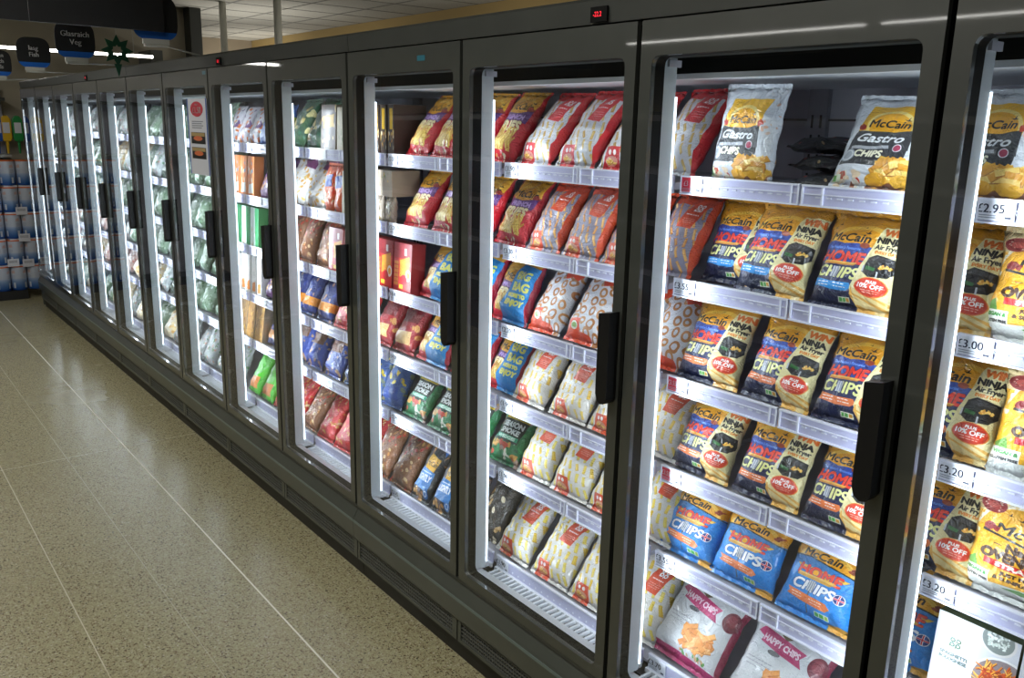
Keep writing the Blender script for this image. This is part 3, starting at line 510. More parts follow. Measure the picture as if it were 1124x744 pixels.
# designs: key -> (art, name, what it looks like, group, default width, height, thickness)
def gb(seed, bg, cols, **k): return lambda: generic(seed, bg, cols, **k)
mat('carton_olive', (.07, .10, .045), .5); mat('carton_brown', (.06, .035, .025), .5); mat('carton_red', (.35, .03, .03), .5); mat('carton_kraft', (.32, .25, .18), .6); mat('carton_white', (.6, .6, .6), .5); mat('carton_orange', (.6, .2, .05), .5); mat('carton_green', (.06, .3, .1), .5)
DES = {
 'home_b': (lambda: a_home('2a96e8'), 'chip_bag', 'navy home chips bag with blue banner', 'navy home chips bags', .196, .222, .062),
 'home_o': (lambda: a_home('e8783c'), 'chip_bag', 'navy home chips bag with orange banner', 'navy home chips bags', .196, .222, .062),
 'homeblue': (a_homeblue, 'chip_bag', 'sky-blue home chips bag, yellow top', 'sky-blue home chips bags', .197, .200, .062),
 'gastro': (a_gastro, 'chip_bag', 'black, yellow and silver gastro chips bag', 'gastro chips bags', .185, .20, .06),
 'naked': (a_naked, 'chip_bag', 'yellow naked oven chips bag', 'yellow oven chips bags', .23, .25, .07),
 'cfries': (lambda: a_coop('dcdde4', 'd8242c', ['d8b060', 'c89a48', 'e4c070'], 15, 4.6, 'fries', 115, True), 'fries_bag', 'white and red thin fries bag', 'white and red fries bags', .168, .25, .065),
 'corange': (lambda: a_coop('9a96aa', 'e0522c', ['e89a48', 'd88838', 'f0b060'], 16, 4.8, 'fries', 112, True, edge='504858'), 'fries_bag', 'grey and orange fries bag', 'grey and orange fries bags', .165, .24, .06),
 'crings': (lambda: a_coop('dddce2', 'e8502a', [], 0, 0, 'rings'), 'onion_ring_bag', 'white and orange onion rings bag', 'onion rings bags', .17, .235, .065),
 'cstraight': (lambda: a_coop('e2ddd6', 'e2502c', ['f0c850', 'e8b840', 'f8d868'], 15, 5, 'straight', 100), 'chip_bag', 'white straight-cut chips bag, orange label', 'straight-cut chips bags', .168, .24, .065),
 'ccrinkle': (lambda: a_coop('e4e0da', 'e2502c', ['f0d048', 'e8c038', 'f8e060'], 15, 5.5, 'crinkle', 108), 'chip_bag', 'white crinkle-cut chips bag, orange label', 'crinkle-cut chips bags', .168, .24, .065),
 'redfries': (a_redfries, 'fries_bag', 'red and yellow french fries bag', 'red french fries bags', .168, .245, .065),
 'bigbag': (a_bigbag, 'fries_bag', 'red fries bag with blue big-bag panel', 'red and blue big bags', .2, .235, .07),
 'smoke': (a_smoke, 'wedge_bag', 'green and black seasoned wedges bag', 'green wedges bags', .168, .235, .06),
 'bluemc': (a_bluemc, 'chip_bag', 'black bag with blue label, yellow badge', 'black and blue bags', .155, .22, .055),
 'happy': (a_happy, 'chip_bag', 'silver-white chips bag, pink ribbon', 'silver-white chips bags', .235, .30, .075),
 'spag': (a_spag, 'ready_meal_box', 'grey spaghetti bolognese box', 'spaghetti bolognese boxes', .155, .195, .04, 'carton_olive'),
 'redbox': (a_red_box, 'waffle_box', 'red potato waffle box', 'red waffle boxes', .125, .19, .06, 'carton_red'),
 'spine': (gb(3, '4a3a34', ['e8b850', 'd89040', '2a2420', 'e8dcc0'], n=26, y=(20, 60), band=('f0c020', [(30, 60), (80, 60), (80, 104), (30, 104)])), 'pie_box', 'slim black and yellow box', 'slim black and yellow boxes', .042, .19, .14, 'carton_brown'),
 'kraft': (gb(4, 'b8a898', ['e8c070', 'a89888', '6a8a4a'], n=10, y=(60, 100), band=('c8b8a8', BB)), 'chip_box', 'pale kraft box', 'pale kraft boxes', .078, .095, .12, 'carton_kraft'),
 'clearpack': (gb(5, 'b0a090', ['e0c870', '8a7a6a', '384030', 'e8e0d0'], n=50, r=(2, 5), x=(15, 85), y=(15, 95)), 'snack_pack', 'clear pack of golden pieces', 'clear golden packs', .07, .105, .035),
 'roast': (gb(6, 'a82430', ['c03038', '8a1c28', 'd8a050'], n=22, band=('e8c080', BM), band2=('7a1420', BT)), 'potato_bag', 'dark red roast potatoes bag', 'dark red bags', .18, .235, .065),
 'blueyel': (gb(7, '3a5a98', ['d8b838', '2a4888', '5a78b0', 'e8d060', '707a60'], n=44, band=('24489a', BM)), 'potato_bag', 'blue and yellow clear-fronted bag', 'blue and yellow bags', .165, .23, .06),
 'brownred': (gb(8, '8a5a3c', ['c88a50', 'c83a30', 'd8a868', '6a3a28', 'e8c898'], n=60, r=(2, 6)), 'breaded_bag', 'brown and red clear bag', 'brown and red bags', .17, .22, .06),
 'dark': (gb(9, '2c2622', ['4a4038', 'b08a50', '1c1a18', 'd8c8a8'], n=30), 'potato_bag', 'dark brown bag', 'dark brown bags', .16, .22, .06),
 'rednoodle': (gb(10, 'd83038', ['f0c070', 'e8a850', 'f8dca0', 'c02028'], n=60, r=(2, 5)), 'noodle_bag', 'red bag with golden print', 'red and gold bags', .17, .22, .055),
 'navy': (gb(11, '28387c', ['34489a', '202c64', 'c89a80'], n=30, band=('e8902c', [(0, 16), (100, 20), (100, 42), (0, 38)])), 'fish_bag', 'navy bag with orange stripe', 'navy bags', .175, .225, .06),
 'navy2': (gb(12, '2c48a0', ['3858b8', 'b88a68', 'd8b890', '24388a'], n=30, band=('7a4a34', BT)), 'fish_bag', 'blue bag with brown picture', 'blue bags', .175, .225, .06),
 'greens': (gb(13, '3a5a3c', ['d8c070', '2c6a4c', 'c8a050', '1c4a34', 'e8d898'], n=40, r=(4, 9)), 'vegetable_bag', 'green bag with beige pieces', 'green and beige bags', .2, .22, .06),
 'yelpack': (gb(14, '5a4030', ['d8a850', 'e8c878', '3a2a20'], n=18, band=('f0c030', BT)), 'snack_box', 'brown box with yellow label', 'brown and yellow boxes', .13, .19, .05, 'carton_kraft'),
 'palebox': (gb(15, 'd8d0b8', ['e8d8a0', 'c8b888', 'a8b890'], n=16), 'bread_box', 'cream box', 'cream boxes', .075, .18, .05, 'carton_white'),
 'pieces': (gb(16, 'e0dcd8', ['e8b040', 'd89830', 'f0c868'], n=36, r=(3, 6), band=('7a3068', [(60, 90), (100, 86), (100, 112), (40, 112)])), 'snack_bag', 'white bag with golden pieces', 'white and golden bags', .2, .22, .05),
 'redblue': (gb(17, 'e86838', ['f0d8b0', 'e04828', 'f8e8c8'], n=22, band=('3048a8', BT)), 'snack_bag', 'orange bag with blue lettering patch', 'orange and blue bags', .085, .19, .04),
 'purple': (gb(18, '6a3a78', ['8a4a90', 'e8a840', '4a2a60', 'e8e0e8'], n=36), 'snack_bag', 'purple bag with yellow pieces', 'purple bags', .17, .21, .055),
 'orangebag': (gb(19, 'd8d4dc', ['e87838', 'f09858', '6a4a80', 'f0ece8'], n=44), 'snack_bag', 'clear bag of orange pieces', 'orange and white bags', .15, .2, .05),
 'bluedots': (gb(20, '3a5a9a', ['e8e060', 'd0d850', '2a4888'], n=18, r=(6, 9)), 'snack_bag', 'blue bag with yellow discs', 'blue and yellow-disc bags', .17, .2, .055),
 'orangebox': (gb(21, 'e88848', ['f0a868', 'f8e0c8', '70b0d8'], n=20, band=('e8ece8', BM)), 'fish_box', 'orange box', 'orange boxes', .085, .2, .05, 'carton_orange'),
 'greenbox': (gb(22, 'e0ece4', ['c8e0d0', 'f0f4f0', 'd8b090'], n=14, band=('2a9a58', [(64, 0), (100, 0), (100, 112), (52, 112)])), 'meal_box', 'green and white tall box', 'green and white boxes', .105, .2, .05, 'carton_green'),
 'whitebox': (gb(23, 'e8e4e0', ['f0ece8', 'd8d4d8'], n=10, band=('e08a40', BM)), 'meal_box', 'white box with orange circle', 'white and orange boxes', .06, .2, .05, 'carton_white'),
 'brownbox': (gb(24, 'b88a50', ['e8b860', '8a5a34', 'd8a858'], n=20), 'pie_box', 'golden brown box', 'golden brown boxes', .1, .19, .05, 'carton_kraft'),
 'brightgreen': (gb(25, '5ad03c', ['48b830', '70e050', '3aa828'], n=22, band=('e08a50', BM)), 'vegetable_bag', 'bright green carrot baton bag', 'bright green bags', .17, .26, .06),
 'veg': (gb(26, '7c947c', ['4a7a48', '2e5a38', 'b8c8b8', '628c5c', 'd0dcd4'], n=70, r=(2, 6)), 'vegetable_bag', 'frosty clear bag of green vegetables', 'clear bags of green vegetables', .19, .22, .06),
 'veg2': (gb(27, 'a8aeb0', ['c8d4d4', '4a7a50', 'c87a68', 'd8d8dc', '88a080'], n=60, r=(2, 6)), 'vegetable_bag', 'frosty clear bag of mixed vegetables', 'clear bags of mixed vegetables', .19, .22, .06),
 'pink': (gb(28, 'd8b8b0', ['c87868', 'e8d8d4', 'e0a090'], n=50, r=(2, 6)), 'prawn_bag', 'clear bag of pink pieces', 'clear pink bags', .19, .22, .06),
 'bread': (gb(29, 'd8c8a8', ['e8c070', 'f0d8a0', 'c89850', 'f0ece4'], n=40, r=(4, 8)), 'bread_bag', 'clear bag of golden bread', 'golden bread bags', .2, .22, .07),
 'flat': (gb(30, '1c1c20', ['2c2c30', 'c0a070', 'c83830', 'e0e4e8'], n=14, r=(2, 6)), 'flat_pack', 'black flat pack lying on its back', 'black flat packs', .16, .18, .03),
}
PM, MESH, SEAL = {}, {}, {}
def seal_mesh(key, W_, H_, top):
    k = (key, round(W_, 3), round(H_, 3), top)
    if k in SEAL: return SEAL[k]
    vs, fs = [], []; n = 24; h = .010; z0 = H_-.001 if top else -h+.001
    for j in range(3):
        for i in range(n+1):
            a = 2*i/n-1; zig = (.0015 if (i % 2) else 0) if j == (2 if top else 0) else 0
            vs.append((a*W_/2*.985, .0012*math.sin(i*1.9)+.0006*(j % 2), z0+h*j/2+(zig if top else -zig)))
    for j in range(2):
        for i in range(n): q = j*(n+1)+i; fs.append((q, q+1, q+n+2, q+n+1))
    me = D.meshes.new('seal'); me.from_pydata(vs, [], fs); me.materials.append(PM[key]); uv = me.uv_layers.new()
    for l in me.loops: uv.data[l.index].uv = (.5+vs[l.vertex_index][0]/W_*.98, .99 if top else .01)
    me.update(); SEAL[k] = me; return me
def pack_mesh(key, W_, H_, T_, var):
    k = (key, round(W_, 3), round(H_, 3), var)
    if k in MESH: return MESH[k]
    d = DES[key]
    if key not in PM: PM[key] = print_mat('print_'+key, d[0](), rough=.42 if len(d) > 7 else .33, coat=.1 if len(d) > 7 else .7, wr=0 if len(d) > 7 else .65)
    if len(d) > 7: me = box_mesh(d[1], W_, H_, T_, PM[key], d[7])
    else: me = bag_mesh(d[1], W_, H_, T_, var*13+len(key)*7+1, PM[key])
    MESH[k] = me; return me
PITCH_D = .70
SZ = [1.66, 1.41, 1.16, .915, .67, .355]
ORD = ['first', 'second', 'third', 'fourth', 'fifth', 'sixth', 'seventh', 'eighth', 'ninth', 'tenth', 'eleventh', 'twelfth', 'thirteenth', 'fourteenth', 'fifteenth', 'sixteenth']
SHELFW = ['top shelf', 'second shelf', 'third shelf', 'fourth shelf', 'fifth shelf', 'bottom basket']
PACKS = []
JR = random.Random(12)
def pack(key, row, y, lean=27, dx=0, yaw=0, W_=None, roll=0, dz=0, H_=None, lay=False):
    d = DES[key]; W_ = W_ or d[4]; H_ = H_ or d[5]; T_ = d[6]
    if 0 < row < 5 and not lay and dz == 0: H_ = min(H_, math.floor((SZ[row-1]-SZ[row]-.034-(.022 if y < 3.0 else .010)-.3*T_*math.sin(math.radians(lean)))/math.cos(math.radians(lean))*500)/500)
    me = pack_mesh(key, W_, H_, T_, random.randrange(3))
    o = link(d[1], me)
    z = SZ[row]-(.017 if row < 5 else .028)+dz
    if lay: o.rotation_euler = (math.radians(-84), 0, math.radians(-90+yaw)); o.location = (.2+dx, y, z+T_/2)
    else:
        lift = 0 if len(d) <= 7 else T_/2*math.sin(math.radians(lean))
        o.rotation_euler = (math.radians(-lean-(0 if len(d) > 7 else JR.uniform(-1.5, 1.5))), math.radians(roll+(0 if len(d) > 7 else JR.uniform(-1.6, 1.6))), math.radians(-90+yaw+(0 if len(d) > 7 else JR.uniform(-3, 3)))); o.location = (.172+T_*.42+dx+lift*.3, y, z+lift+(.002 if len(d) > 7 else .006+.28*T_*math.sin(math.radians(lean))+(.004 if y < 3 else 0)))
    if len(d) <= 7 and y < 3.0 and not lay:
        link('top_seal', seal_mesh(key, W_, H_, True), o); link('bottom_seal', seal_mesh(key, W_, H_, False), o)
    PACKS.append((key, row, y, o)); return o

# ------------------------------------------------------------------ the room
fl = empty('floor'); struct(fl)
xs = [(-9.4, -5.205, 1), (-5.2, -4.005, 1), (-4.0, -2.755, 1), (-2.75, -2.158, 0), (-2.155, -1.558, 0), (-1.555, -.962, 1), (-.958, -.662, 0), (-.66, -.369, 1), (-.362, .03, 0)]
ys = [(-4, -1.903), (-1.897, 1.097), (1.103, 4.107), (4.113, 7.107), (7.113, 9.3)]
for x0, x1, _ in xs:
    for a, (y0, y1) in enumerate(ys):
        struct(MB().box(x0, x1, y0, y1, -.03, 0, 'terrazzo').build('tile', fl))
struct(MB().box(.03, 8, -4, 14, -.03, 0, 'terrazzo').build('tile', fl)); struct(MB().box(-9.4, .03, 9.3, 14, -.03, 0, 'terrazzo').build('tile', fl))
struct(MB().box(-9.5, 8, -4, 14, -.06, -.031, 'kick_black').build('subfloor', fl))
g = MB(); g.box(-.369, -.362, -4, 9.3, -.02, -.0006, 'grout_light'); g.box(-2.75, -.369, 4.1075, 4.1125, -.02, -.0006, 'grout_faint'); g.box(-.362, .03, 4.1075, 4.1125, -.02, -.0006, 'grout_faint'); struct(g.build('movement_joint', fl))
g = MB()
for x in (-.661, -.960, -1.5565, -2.1565, -2.7525, -4.0025, -5.2025): g.box(x-.0025, x+.0025, -4, 9.3, -.02, -.0008, 'grout_faint')
for y in (-1.9, 1.1, 4.11, 7.11): g.box(-9.4, .03, y-.0032, y+.0032, -.02, -.0009, 'grout_faint')
struct(g.build('grout', fl))

ce = empty('ceiling'); struct(ce)
struct(MB().box(-9.6, 8.2, -4.1, 14.2, CEIL+.02, CEIL+.06, 'ceiling_grid').build('ceiling_void', ce))
tile = MB().box(.006, .594, .006, .594, 0, .018, 'ceiling_tile').mesh('tile')
for i in range(12):
    for j in range(20):
        o = link('tile', tile, ce); o.location = (.80+i*.6, 1.8+j*.6, CEIL); o['kind'] = 'structure'
struct(MB().box(-9.6, .79, -4.1, 14.2, CEIL, CEIL+.018, 'ceiling_tile').build('ceiling_board', ce)); struct(MB().box(.79, 8.2, -4.1, 1.79, CEIL, CEIL+.018, 'ceiling_tile').build('ceiling_board', ce))
g = MB()
for i in range(13): g.box(.788+i*.6, .812+i*.6, 1.8, 13.8, CEIL-.003, CEIL+.004, 'ceiling_grid')
for j in range(21): g.box(.8, 8, 1.788+j*.6, 1.812+j*.6, CEIL-.003, CEIL+.004, 'ceiling_grid')
struct(g.build('ceiling_bars', ce))

struct(MB().box(-9.6, 1.80, 9.3, 9.42, 0, CEIL, 'wall_beige').build('wall_end'))
struct(MB().box(1.80, 1.92, 9.1, 9.42, 0, CEIL, 'column_dark').build('trim_1'))
struct(MB().box(1.92, 8.2, 12.4, 12.5, 0, CEIL, 'wall_brown').build('wall_back'))
struct(MB().box(-9.6, -9.5, -4, 9.3, 0, CEIL, 'wall_grey').build('wall_left'))
struct(MB().box(-9.6, 8.2, -4.1, -4, 0, CEIL, 'wall_grey').build('wall_rear'))
wr_ = empty('wall_right'); struct(wr_)
struct(MB().box(3.8, 3.9, -4, 12.39, 0, 2.45, 'wall_brown').build('wall_panel', wr_)); struct(MB().box(3.79, 3.9, -4, 12.39, 2.45, CEIL, 'wall_ochre').build('wall_band', wr_))
for i, (x, y) in enumerate(((1.9, 8.4), (1.9, 7.05))):
    o = MB().cyl((x, y, 1.2), (x, y, CEIL), .035, .035, 'pole_white', 14).build('service_pole', smooth=True)
    tag(o, ['white service pole rising behind the freezers, nearer the dark column', 'white service pole rising behind the freezers, nearer the ochre wall band'][i], 'pole', 'white service poles')
struct(MB().box(1.30, 1.42, 8.86, 9.29, 0, 2.45, 'wall_grey').build('trim_2'))

# light fittings
for i, (x, y) in enumerate(TUBES):
    e = empty('linear_light', (x, y, CEIL))
    tag(e, 'white linear ceiling light ' + ['over the aisle near the camera', 'over the far half of the aisle', 'mirrored in the nearest door tops', 'mirrored in the middle door tops', 'mirrored in the far door tops', 'over the next aisle'][i], 'light', 'linear ceiling lights')
    MB().box(-.05, .05, -1.72, 1.72, -.05, -.002, 'pole_white').build('housing', e)
    if i in (2, 3, 4): MB().box(-.03, .03, -1.7, 1.7, -.058, -.0505, 'tube').build('diffuser', e)
    else:
        area('lamp', (x, y, CEIL-.062), .1, 3.0, PW_CEIL, (0, 0, -1), (1, .97, .90))
for i, (x, y) in enumerate(((2.4, 5.5), (2.4, 9.0), (3.4, 11.5))):  # added fill lights, hidden behind the freezers, to brighten the ceiling
    e = empty('uplighter', (x, y, 0)); tag(e, ['uplighter on a stand behind the freezers, first along', 'uplighter on a stand behind the freezers, second along', 'uplighter on a stand behind the freezers, far one'][i], 'light', 'uplighters behind the freezers')
    MB().cyl((0, 0, 0), (0, 0, 1.9), .03, .03, 'pole_white').build('stand', e); MB().box(-.08, .08, -.8, .8, 1.9, 1.95, 'pole_white').build('housing', e)
    area('lamp', (x, y, 1.96), .12, 1.5, PW_CEIL*.3, (0, 0, 1), (1, .96, .88))
e = empty('strip_light', (0, 8.72, 2.355)); tag(e, 'white batten light across the end wall above the tubs display', 'light')
for hx in (-2, 1.1): MB().cyl((hx, 0, .03), (hx, 0, .575), .004, .004, 'metal_rod', 6).build('hanger', e)
MB().box(-2.6, 1.27, -.03, .03, 0, .030, 'pole_white').build('housing', e)
MB().box(-2.6, 1.27, -.034, -.0305, .004, .026, 'tube').build('diffuser', e)

# ------------------------------------------------------------------ the freezers
P = PITCH_D
door_me, spacer_me, glass_me = None, None, None
mb = MB(); ring(mb, (.012, P-.003, .311, 2.001), (.046, P-.037, .343, 1.925), .02, 0, .013, 'door_grey'); door_me = mb.mesh('door')
mb = MB(); ring(mb, (.016, P-.007, .317, 1.995), (.046, P-.037, .343, 1.925), .02, .0132, .044, 'spacer_black'); spacer_me = mb.mesh('spacer')
mb = MB(); N_ = 14
for s, xo in ((0, .002), (1, .0055)):   # a slightly bowed pane
    for i in range(N_+1):
        for j in range(N_+1):
            a, b = i/N_, j/N_
            bow = .0022*(math.sin(math.pi*a)*math.sin(math.pi*b))
            mb.v.append((xo-bow, .044+a*(P-.079), .341+b*1.586))
n1 = (N_+1)**2
for i in range(N_):
    for j in range(N_):
        q = (i*(N_+1)+j, i*(N_+1)+j+1, (i+1)*(N_+1)+j+1, (i+1)*(N_+1)+j)
        mb.f.append(q); mb.f.append(tuple(n1+a for a in q[::-1])); mb.m += [mb.mi('door_glass')]*2
glass_me = mb.mesh('glass_pane', True)
hm = MB().plate([(.020, 1.335), (.058, 1.328), (.058, 1.125), (.052, 1.108), (.040, 1.100), (.028, 1.103), (.020, 1.115)], -.034, -.001, 'handle_black').mesh('handle')
def mull(a, b): return MB().box(.046, .088, a, b, .343, 1.925, 'mullion_grey').box(.040, .0458, max(a, -.010), min(b, .020), .345, 1.925, 'black').mesh('mullion')
def leds(*ys): 
    m = MB()
    for y in ys: m.box(.0885, .093, y-.002, y+.002, .36, 1.84, 'led')
    return m.mesh('led_strip')
MULL = {0: (mull(-.034, .045), leds(-.034, .045)), -1: (mull(-.034, -.0018), leds(-.034)), 1: (mull(.0018, .045), leds(.045))}
clip_me = MB().box(.055, .095, -.041, -.0345, 1.905, 1.920, 'liner').mesh('clip')
# shelf: deck + bracket, clear price strip in two lengths, tickets
def strip_mesh(base):
    m = MB(); z1 = 0; z0 = -.042
    for y0, y1 in ((.012, .352), (.358, .688)):
        m.box(.1555, .1585, y0, y1, z0, z1, 'strip_plastic')
        m.box(.150, .159, y0, y1, z1-.003, z1+.001, 'strip_lip'); m.box(.149, .158, y0, y1, z0-.002, z0+.0015, 'strip_lip'); m.box(.1525, .1555, y0, y1, z1-.020, z1-.0175, 'strip_lip')
        m.box(.1510, .1555, y0, y0+.004, z0, z1, 'strip_lip'); m.box(.1510, .1555, y1-.004, y1, z0, z1, 'strip_lip')
        n = 12
        for i in range(n): yy = y0+.02+i*(y1-y0-.04)/n; m.box(.1535, .1556, yy, yy+.012, z1-.026, z1-.023, 'strip_lip')
    m.box(.1505, .156, .30, .304, z0, z1, 'strip_lip'); m.box(.1505, .156, .375, .379, z0, z1, 'strip_lip')
    return m.mesh('price_strip')
strip_me = strip_mesh(0)
deck_me = MB().box(.160, .70, .012, .688, -.030, -.019, 'liner').box(.160, .70, .02, .03, -.036, -.030, 'liner').box(.160, .70, .66, .67, -.036, -.030, 'liner').mesh('shelf')
def ticket(parent, y, z, price, w=.062, h=.036, red=False, x=.1519, lines=True):
    m = MB(); m.box(x, x+.0015, y-w/2, y+w/2, z-h/2, z+h/2, 'ticket')
    if red: m.box(x-.0004, x-.0001, y+.002, y+w/2-.001, z-h/2+.001, z+h/2-.001, 'ticket_red')
    if price:
        k = .0155 if not red else .0125; ty = y+w*(.14 if not red else .24)
        text_mesh(m, price, k, 'white_ink' if red else 'ink', lambda a, b: (x-.0008, ty-a*(1 if not red else .75), z+.001+b-k*.35))
        if lines:
            for i in range(2): m.box(x-.0006, x-.0002, y-.002, y+w*.42, z-h/2+.004+i*.004, z-h/2+.0055+i*.004, 'grey_ink')
            m.box(x-.0006, x-.0002, y-w*.42, y-w*.25, z-h/2+.004, z-h/2+.008, 'ink')
    return m.build('price_ticket', parent)
PRICES = {(-1, 0): '£2.95', (-1, 1): '£3.00', (-1, 2): '£3.20', (-1, 3): '£3.20', (0, 0): ('£3', 1), (0, 1): '£3.55', (0, 2): ('£3.55', 1), (0, 3): ('£3.55', 1), (0, 4): '£3.55', (0, 5): '£3.70',
          (1, 0): '£1.90', (1, 1): '£3.30', (1, 2): '£2.20', (1, 3): '£1.90', (1, 4): '£1.90', (1, 5): '£1.90', (2, 0): '£3.55', (2, 1): '£3.20', (2, 2): '£4.40', (2, 3): '£4.00', (2, 4): '£3.75', (2, 5): '£3.75'}
UNITS = [(-1, 3, 'glass-door freezer cabinet nearest the camera, chips and fries inside'), (3, 7, 'glass-door freezer cabinet in the middle of the row, mixed boxes and vegetables'), (7, 12, 'glass-door freezer cabinet at the far end beside the tubs display')]
DISP = [.838, 3.344, 5.883]
slat_me = MB()
for i in range(31): slat_me.box(.093, .145, .020+i*.0215, .0270+i*.0215, .302, .312, 'grille_white')
slat_me.box(.087, .095, .010, .690, .300, .313, 'grille_white').box(.143, .152, .010, .690, .300, .313, 'grille_white').box(.09, .15, .01, .69, .272, .275, 'slot_dark')
slat_me = slat_me.mesh('air_grille')
base_strip = MB().box(.1535, .158, .012, .688, .312, .352, 'strip_plastic').box(.150, .160, .012, .688, .351, .356, 'strip_lip').box(.150, .158, .012, .688, .310, .3135, 'strip_lip')
for i in range(22): base_strip.box(.1515, .1536, .03+i*.03, .034+i*.03, .322, .326, 'strip_lip')
base_strip = base_strip.mesh('basket_front')
vent_me = MB(); vent_me.box(.012, .02, .004, .696, .086, .158, 'vent_dark')
for zz in (.092, .106, .120, .134, .148): vent_me.box(.002, .0118, .03, .68, zz, zz+.0045, 'vent_bar')
for i in range(53): vent_me.box(.004, .0118, .032+i*.0122, .0355+i*.0122, .092, .152, 'vent_bar')
vent_me.box(-.001, .0119, .004, .696, .080, .0915, 'bumper_grey').box(-.001, .0119, .004, .03, .0915, .158, 'bumper_grey').box(-.001, .0119, .68, .696, .0915, .158, 'bumper_grey')
vent_me = vent_me.mesh('vent_grille')
for ui, (k0, k1, lab) in enumerate(UNITS):
    y0, y1 = k0*P, k1*P; g_ = .0015
    cab = empty('freezer_cabinet', (.4, (y0+y1)/2, 0)); tag(cab, lab, 'freezer', 'glass-door freezers in the row')
    def C(o): o.location = (-.4+o.location.x, o.location.y-(y0+y1)/2, o.location.z); return o
    def B(mb, name, **k): return C(mb.build(name, cab, **k))
    a, b = y0+g_, y1-g_
    B(MB().prism([(.006, 2.006), (.002, 2.058), (.012, 2.066), (.06, 2.066), (.06, 2.006)], a, b, 'fascia_grey'), 'fascia')
    B(MB().box(.06, .84, a, b, 2.03, 2.06, 'fascia_grey'), 'top_panel')
    B(MB().box(.046, .15, a, b, 1.93, 2.005, 'fascia_grey').box(.130, .150, a, b, 1.8945, 1.9295, 'spacer_black').box(.128, .150, a, b, 1.882, 1.894, 'grille_white'), 'header')
    B(MB().box(.151, .73, a, b, 1.885, 1.90, 'liner_white'), 'canopy')
    B(MB().box(.73, .74, a, b, .25, 1.92, 'liner').box(.722, .7295, a, b, 1.800, 1.806, 'metal_dark'), 'back_panel')
    B(MB().box(.741, .84, a, b, .02, 2.0, 'fascia_grey'), 'rear_casing')
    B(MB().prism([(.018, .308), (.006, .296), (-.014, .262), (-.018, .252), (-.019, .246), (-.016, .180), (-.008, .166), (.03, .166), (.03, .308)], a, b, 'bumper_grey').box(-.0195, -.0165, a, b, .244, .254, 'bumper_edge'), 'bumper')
    B(MB().box(.0, .03, a, b, .300, .3095, 'fascia_grey'), 'door_rail')
    B(MB().box(.024, .09, a, b, .0, .084, 'kick_black').box(.021, .06, a, b, .158, .165, 'black'), 'kick_plate')
    B(MB().prism([(.0462, .25), (.088, .25), (.088, .322), (.084, .329), (.0462, .341)][::-1], a, b, 'sill_grey').box(.0448, .0461, a, b, .25, .338, 'spacer_black'), 'sill')
    B(MB().box(.09, .73, a, b, .25, .262, 'liner').box(.160, .70, a, b, .318, .326, 'liner'), 'basket_deck')
    for yy in ([y0+.001] if ui == 0 else []) + ([y1-.025] if ui == 2 else []):
        B(MB().box(.006, .84, yy, yy+.024, .02, 2.0, 'bumper_grey'), 'end_panel')
    for k in range(k0, k1):
        d = C(link('door', door_me, cab)); d.location.y += k*P
        s1 = link('spacer', spacer_me, d); g1 = link('glass_pane', glass_me, d); h1 = link('handle', hm, d)
        bg_ = C(link('air_grille', slat_me, cab)); bg_.location.y += k*P
        bf = C(link('basket_front', base_strip, cab)); bf.location.y += k*P
        if (k, 5) in PRICES: ticket(bf, .655, .333, PRICES[(k, 5)], x=.1505)
        v_ = C(link('vent_grille', vent_me, cab)); v_.location.y += k*P
        for r_ in range(5):
            sh = C(link('shelf', deck_me, cab)); sh.location.y += k*P; sh.location.z = SZ[r_]
            link('price_strip', strip_me, sh)
            pr = PRICES.get((k, r_))
            if pr: ticket(sh, .655, -.020, pr if isinstance(pr, str) else pr[0], red=not isinstance(pr, str), w=.066 if k < 1 else .056)
            elif k < 8:
                ticket(sh, .62-.1*((k+r_) % 2), -.020, None, w=.05); ticket(sh, .30, -.020, None, w=.05)
    for k in range(k0, k1+1):
        yy = k*P; hf = 1 if k == k0 else -1 if k == k1 else 0
        if k == 12: yy -= .026
        if k == -1: yy += .026
        u_ = C(link('mullion', MULL[hf][0], cab)); u_.location.y += yy
        l_ = link('led_strip', MULL[hf][1], u_)
        if hf < 1: link('clip', clip_me, u_)
        for sg in (-1, 1):
            if sg == -hf: continue
            area('lamp', (.105, yy+.005+sg*.05, 1.10), .02, 1.45, PW_LED, (.58, sg*.81, 0), (.84, .92, 1), 130).rotation_euler[2]
        up_ = MB()
        ua, ub = (-.03 if hf < 1 else .002), (.03 if hf > -1 else -.002)
        up_.box(.712, .7295, yy+ua, yy+ub, .3, 1.885, 'upright_grey')
        for i in range(28):
            for q in [v for v in (-.016, .010) if ua < v < ub]: up_.box(.7105, .7121, yy+q, yy+q+.006, .35+i*.053, .385+i*.053, 'black')
        B(up_, 'slotted_upright')
    # temperature display
    dm = MB().box(-.003, .001, DISP[ui]-.028, DISP[ui]+.028, 2.009, 2.043, 'spacer_black')
    dp = B(dm, 'temperature_display')
    tx = MB(); text_mesh(tx, '-22.2', .011, 'red_digit', lambda p, q: (-.0036, DISP[ui]+.004-p*.9, 2.021+q), bold=False)
    o = tx.build('digits', dp); o['label'] = 'glowing red digits'

# area lamps above are oriented by track quaternion: turn their long side upright
for o in COL.objects:
    if o.type == 'LIGHT' and .05 < o.location.x < .2:
        dr = o.rotation_euler.to_matrix() @ Vector((0, 0, -1)); zax = -dr; yax = Vector((0, 0, 1)); xax = yax.cross(zax)
        o.rotation_euler = Matrix((xax, yax, zax)).transposed().to_euler()

# small stickers on the doors
for y, z in ((3.55, 1.983), (1.62, 1.963)):
    o = MB().box(-.0008, -.0002, y-.022, y+.022, z-.008, z+.008, 'sticker_teal').build('door_sticker')
    tag(o, 'small blue sticker near the top of the freezer door ' + ('below the middle red display' if y > 3 else 'fourth from the right'), 'sticker')
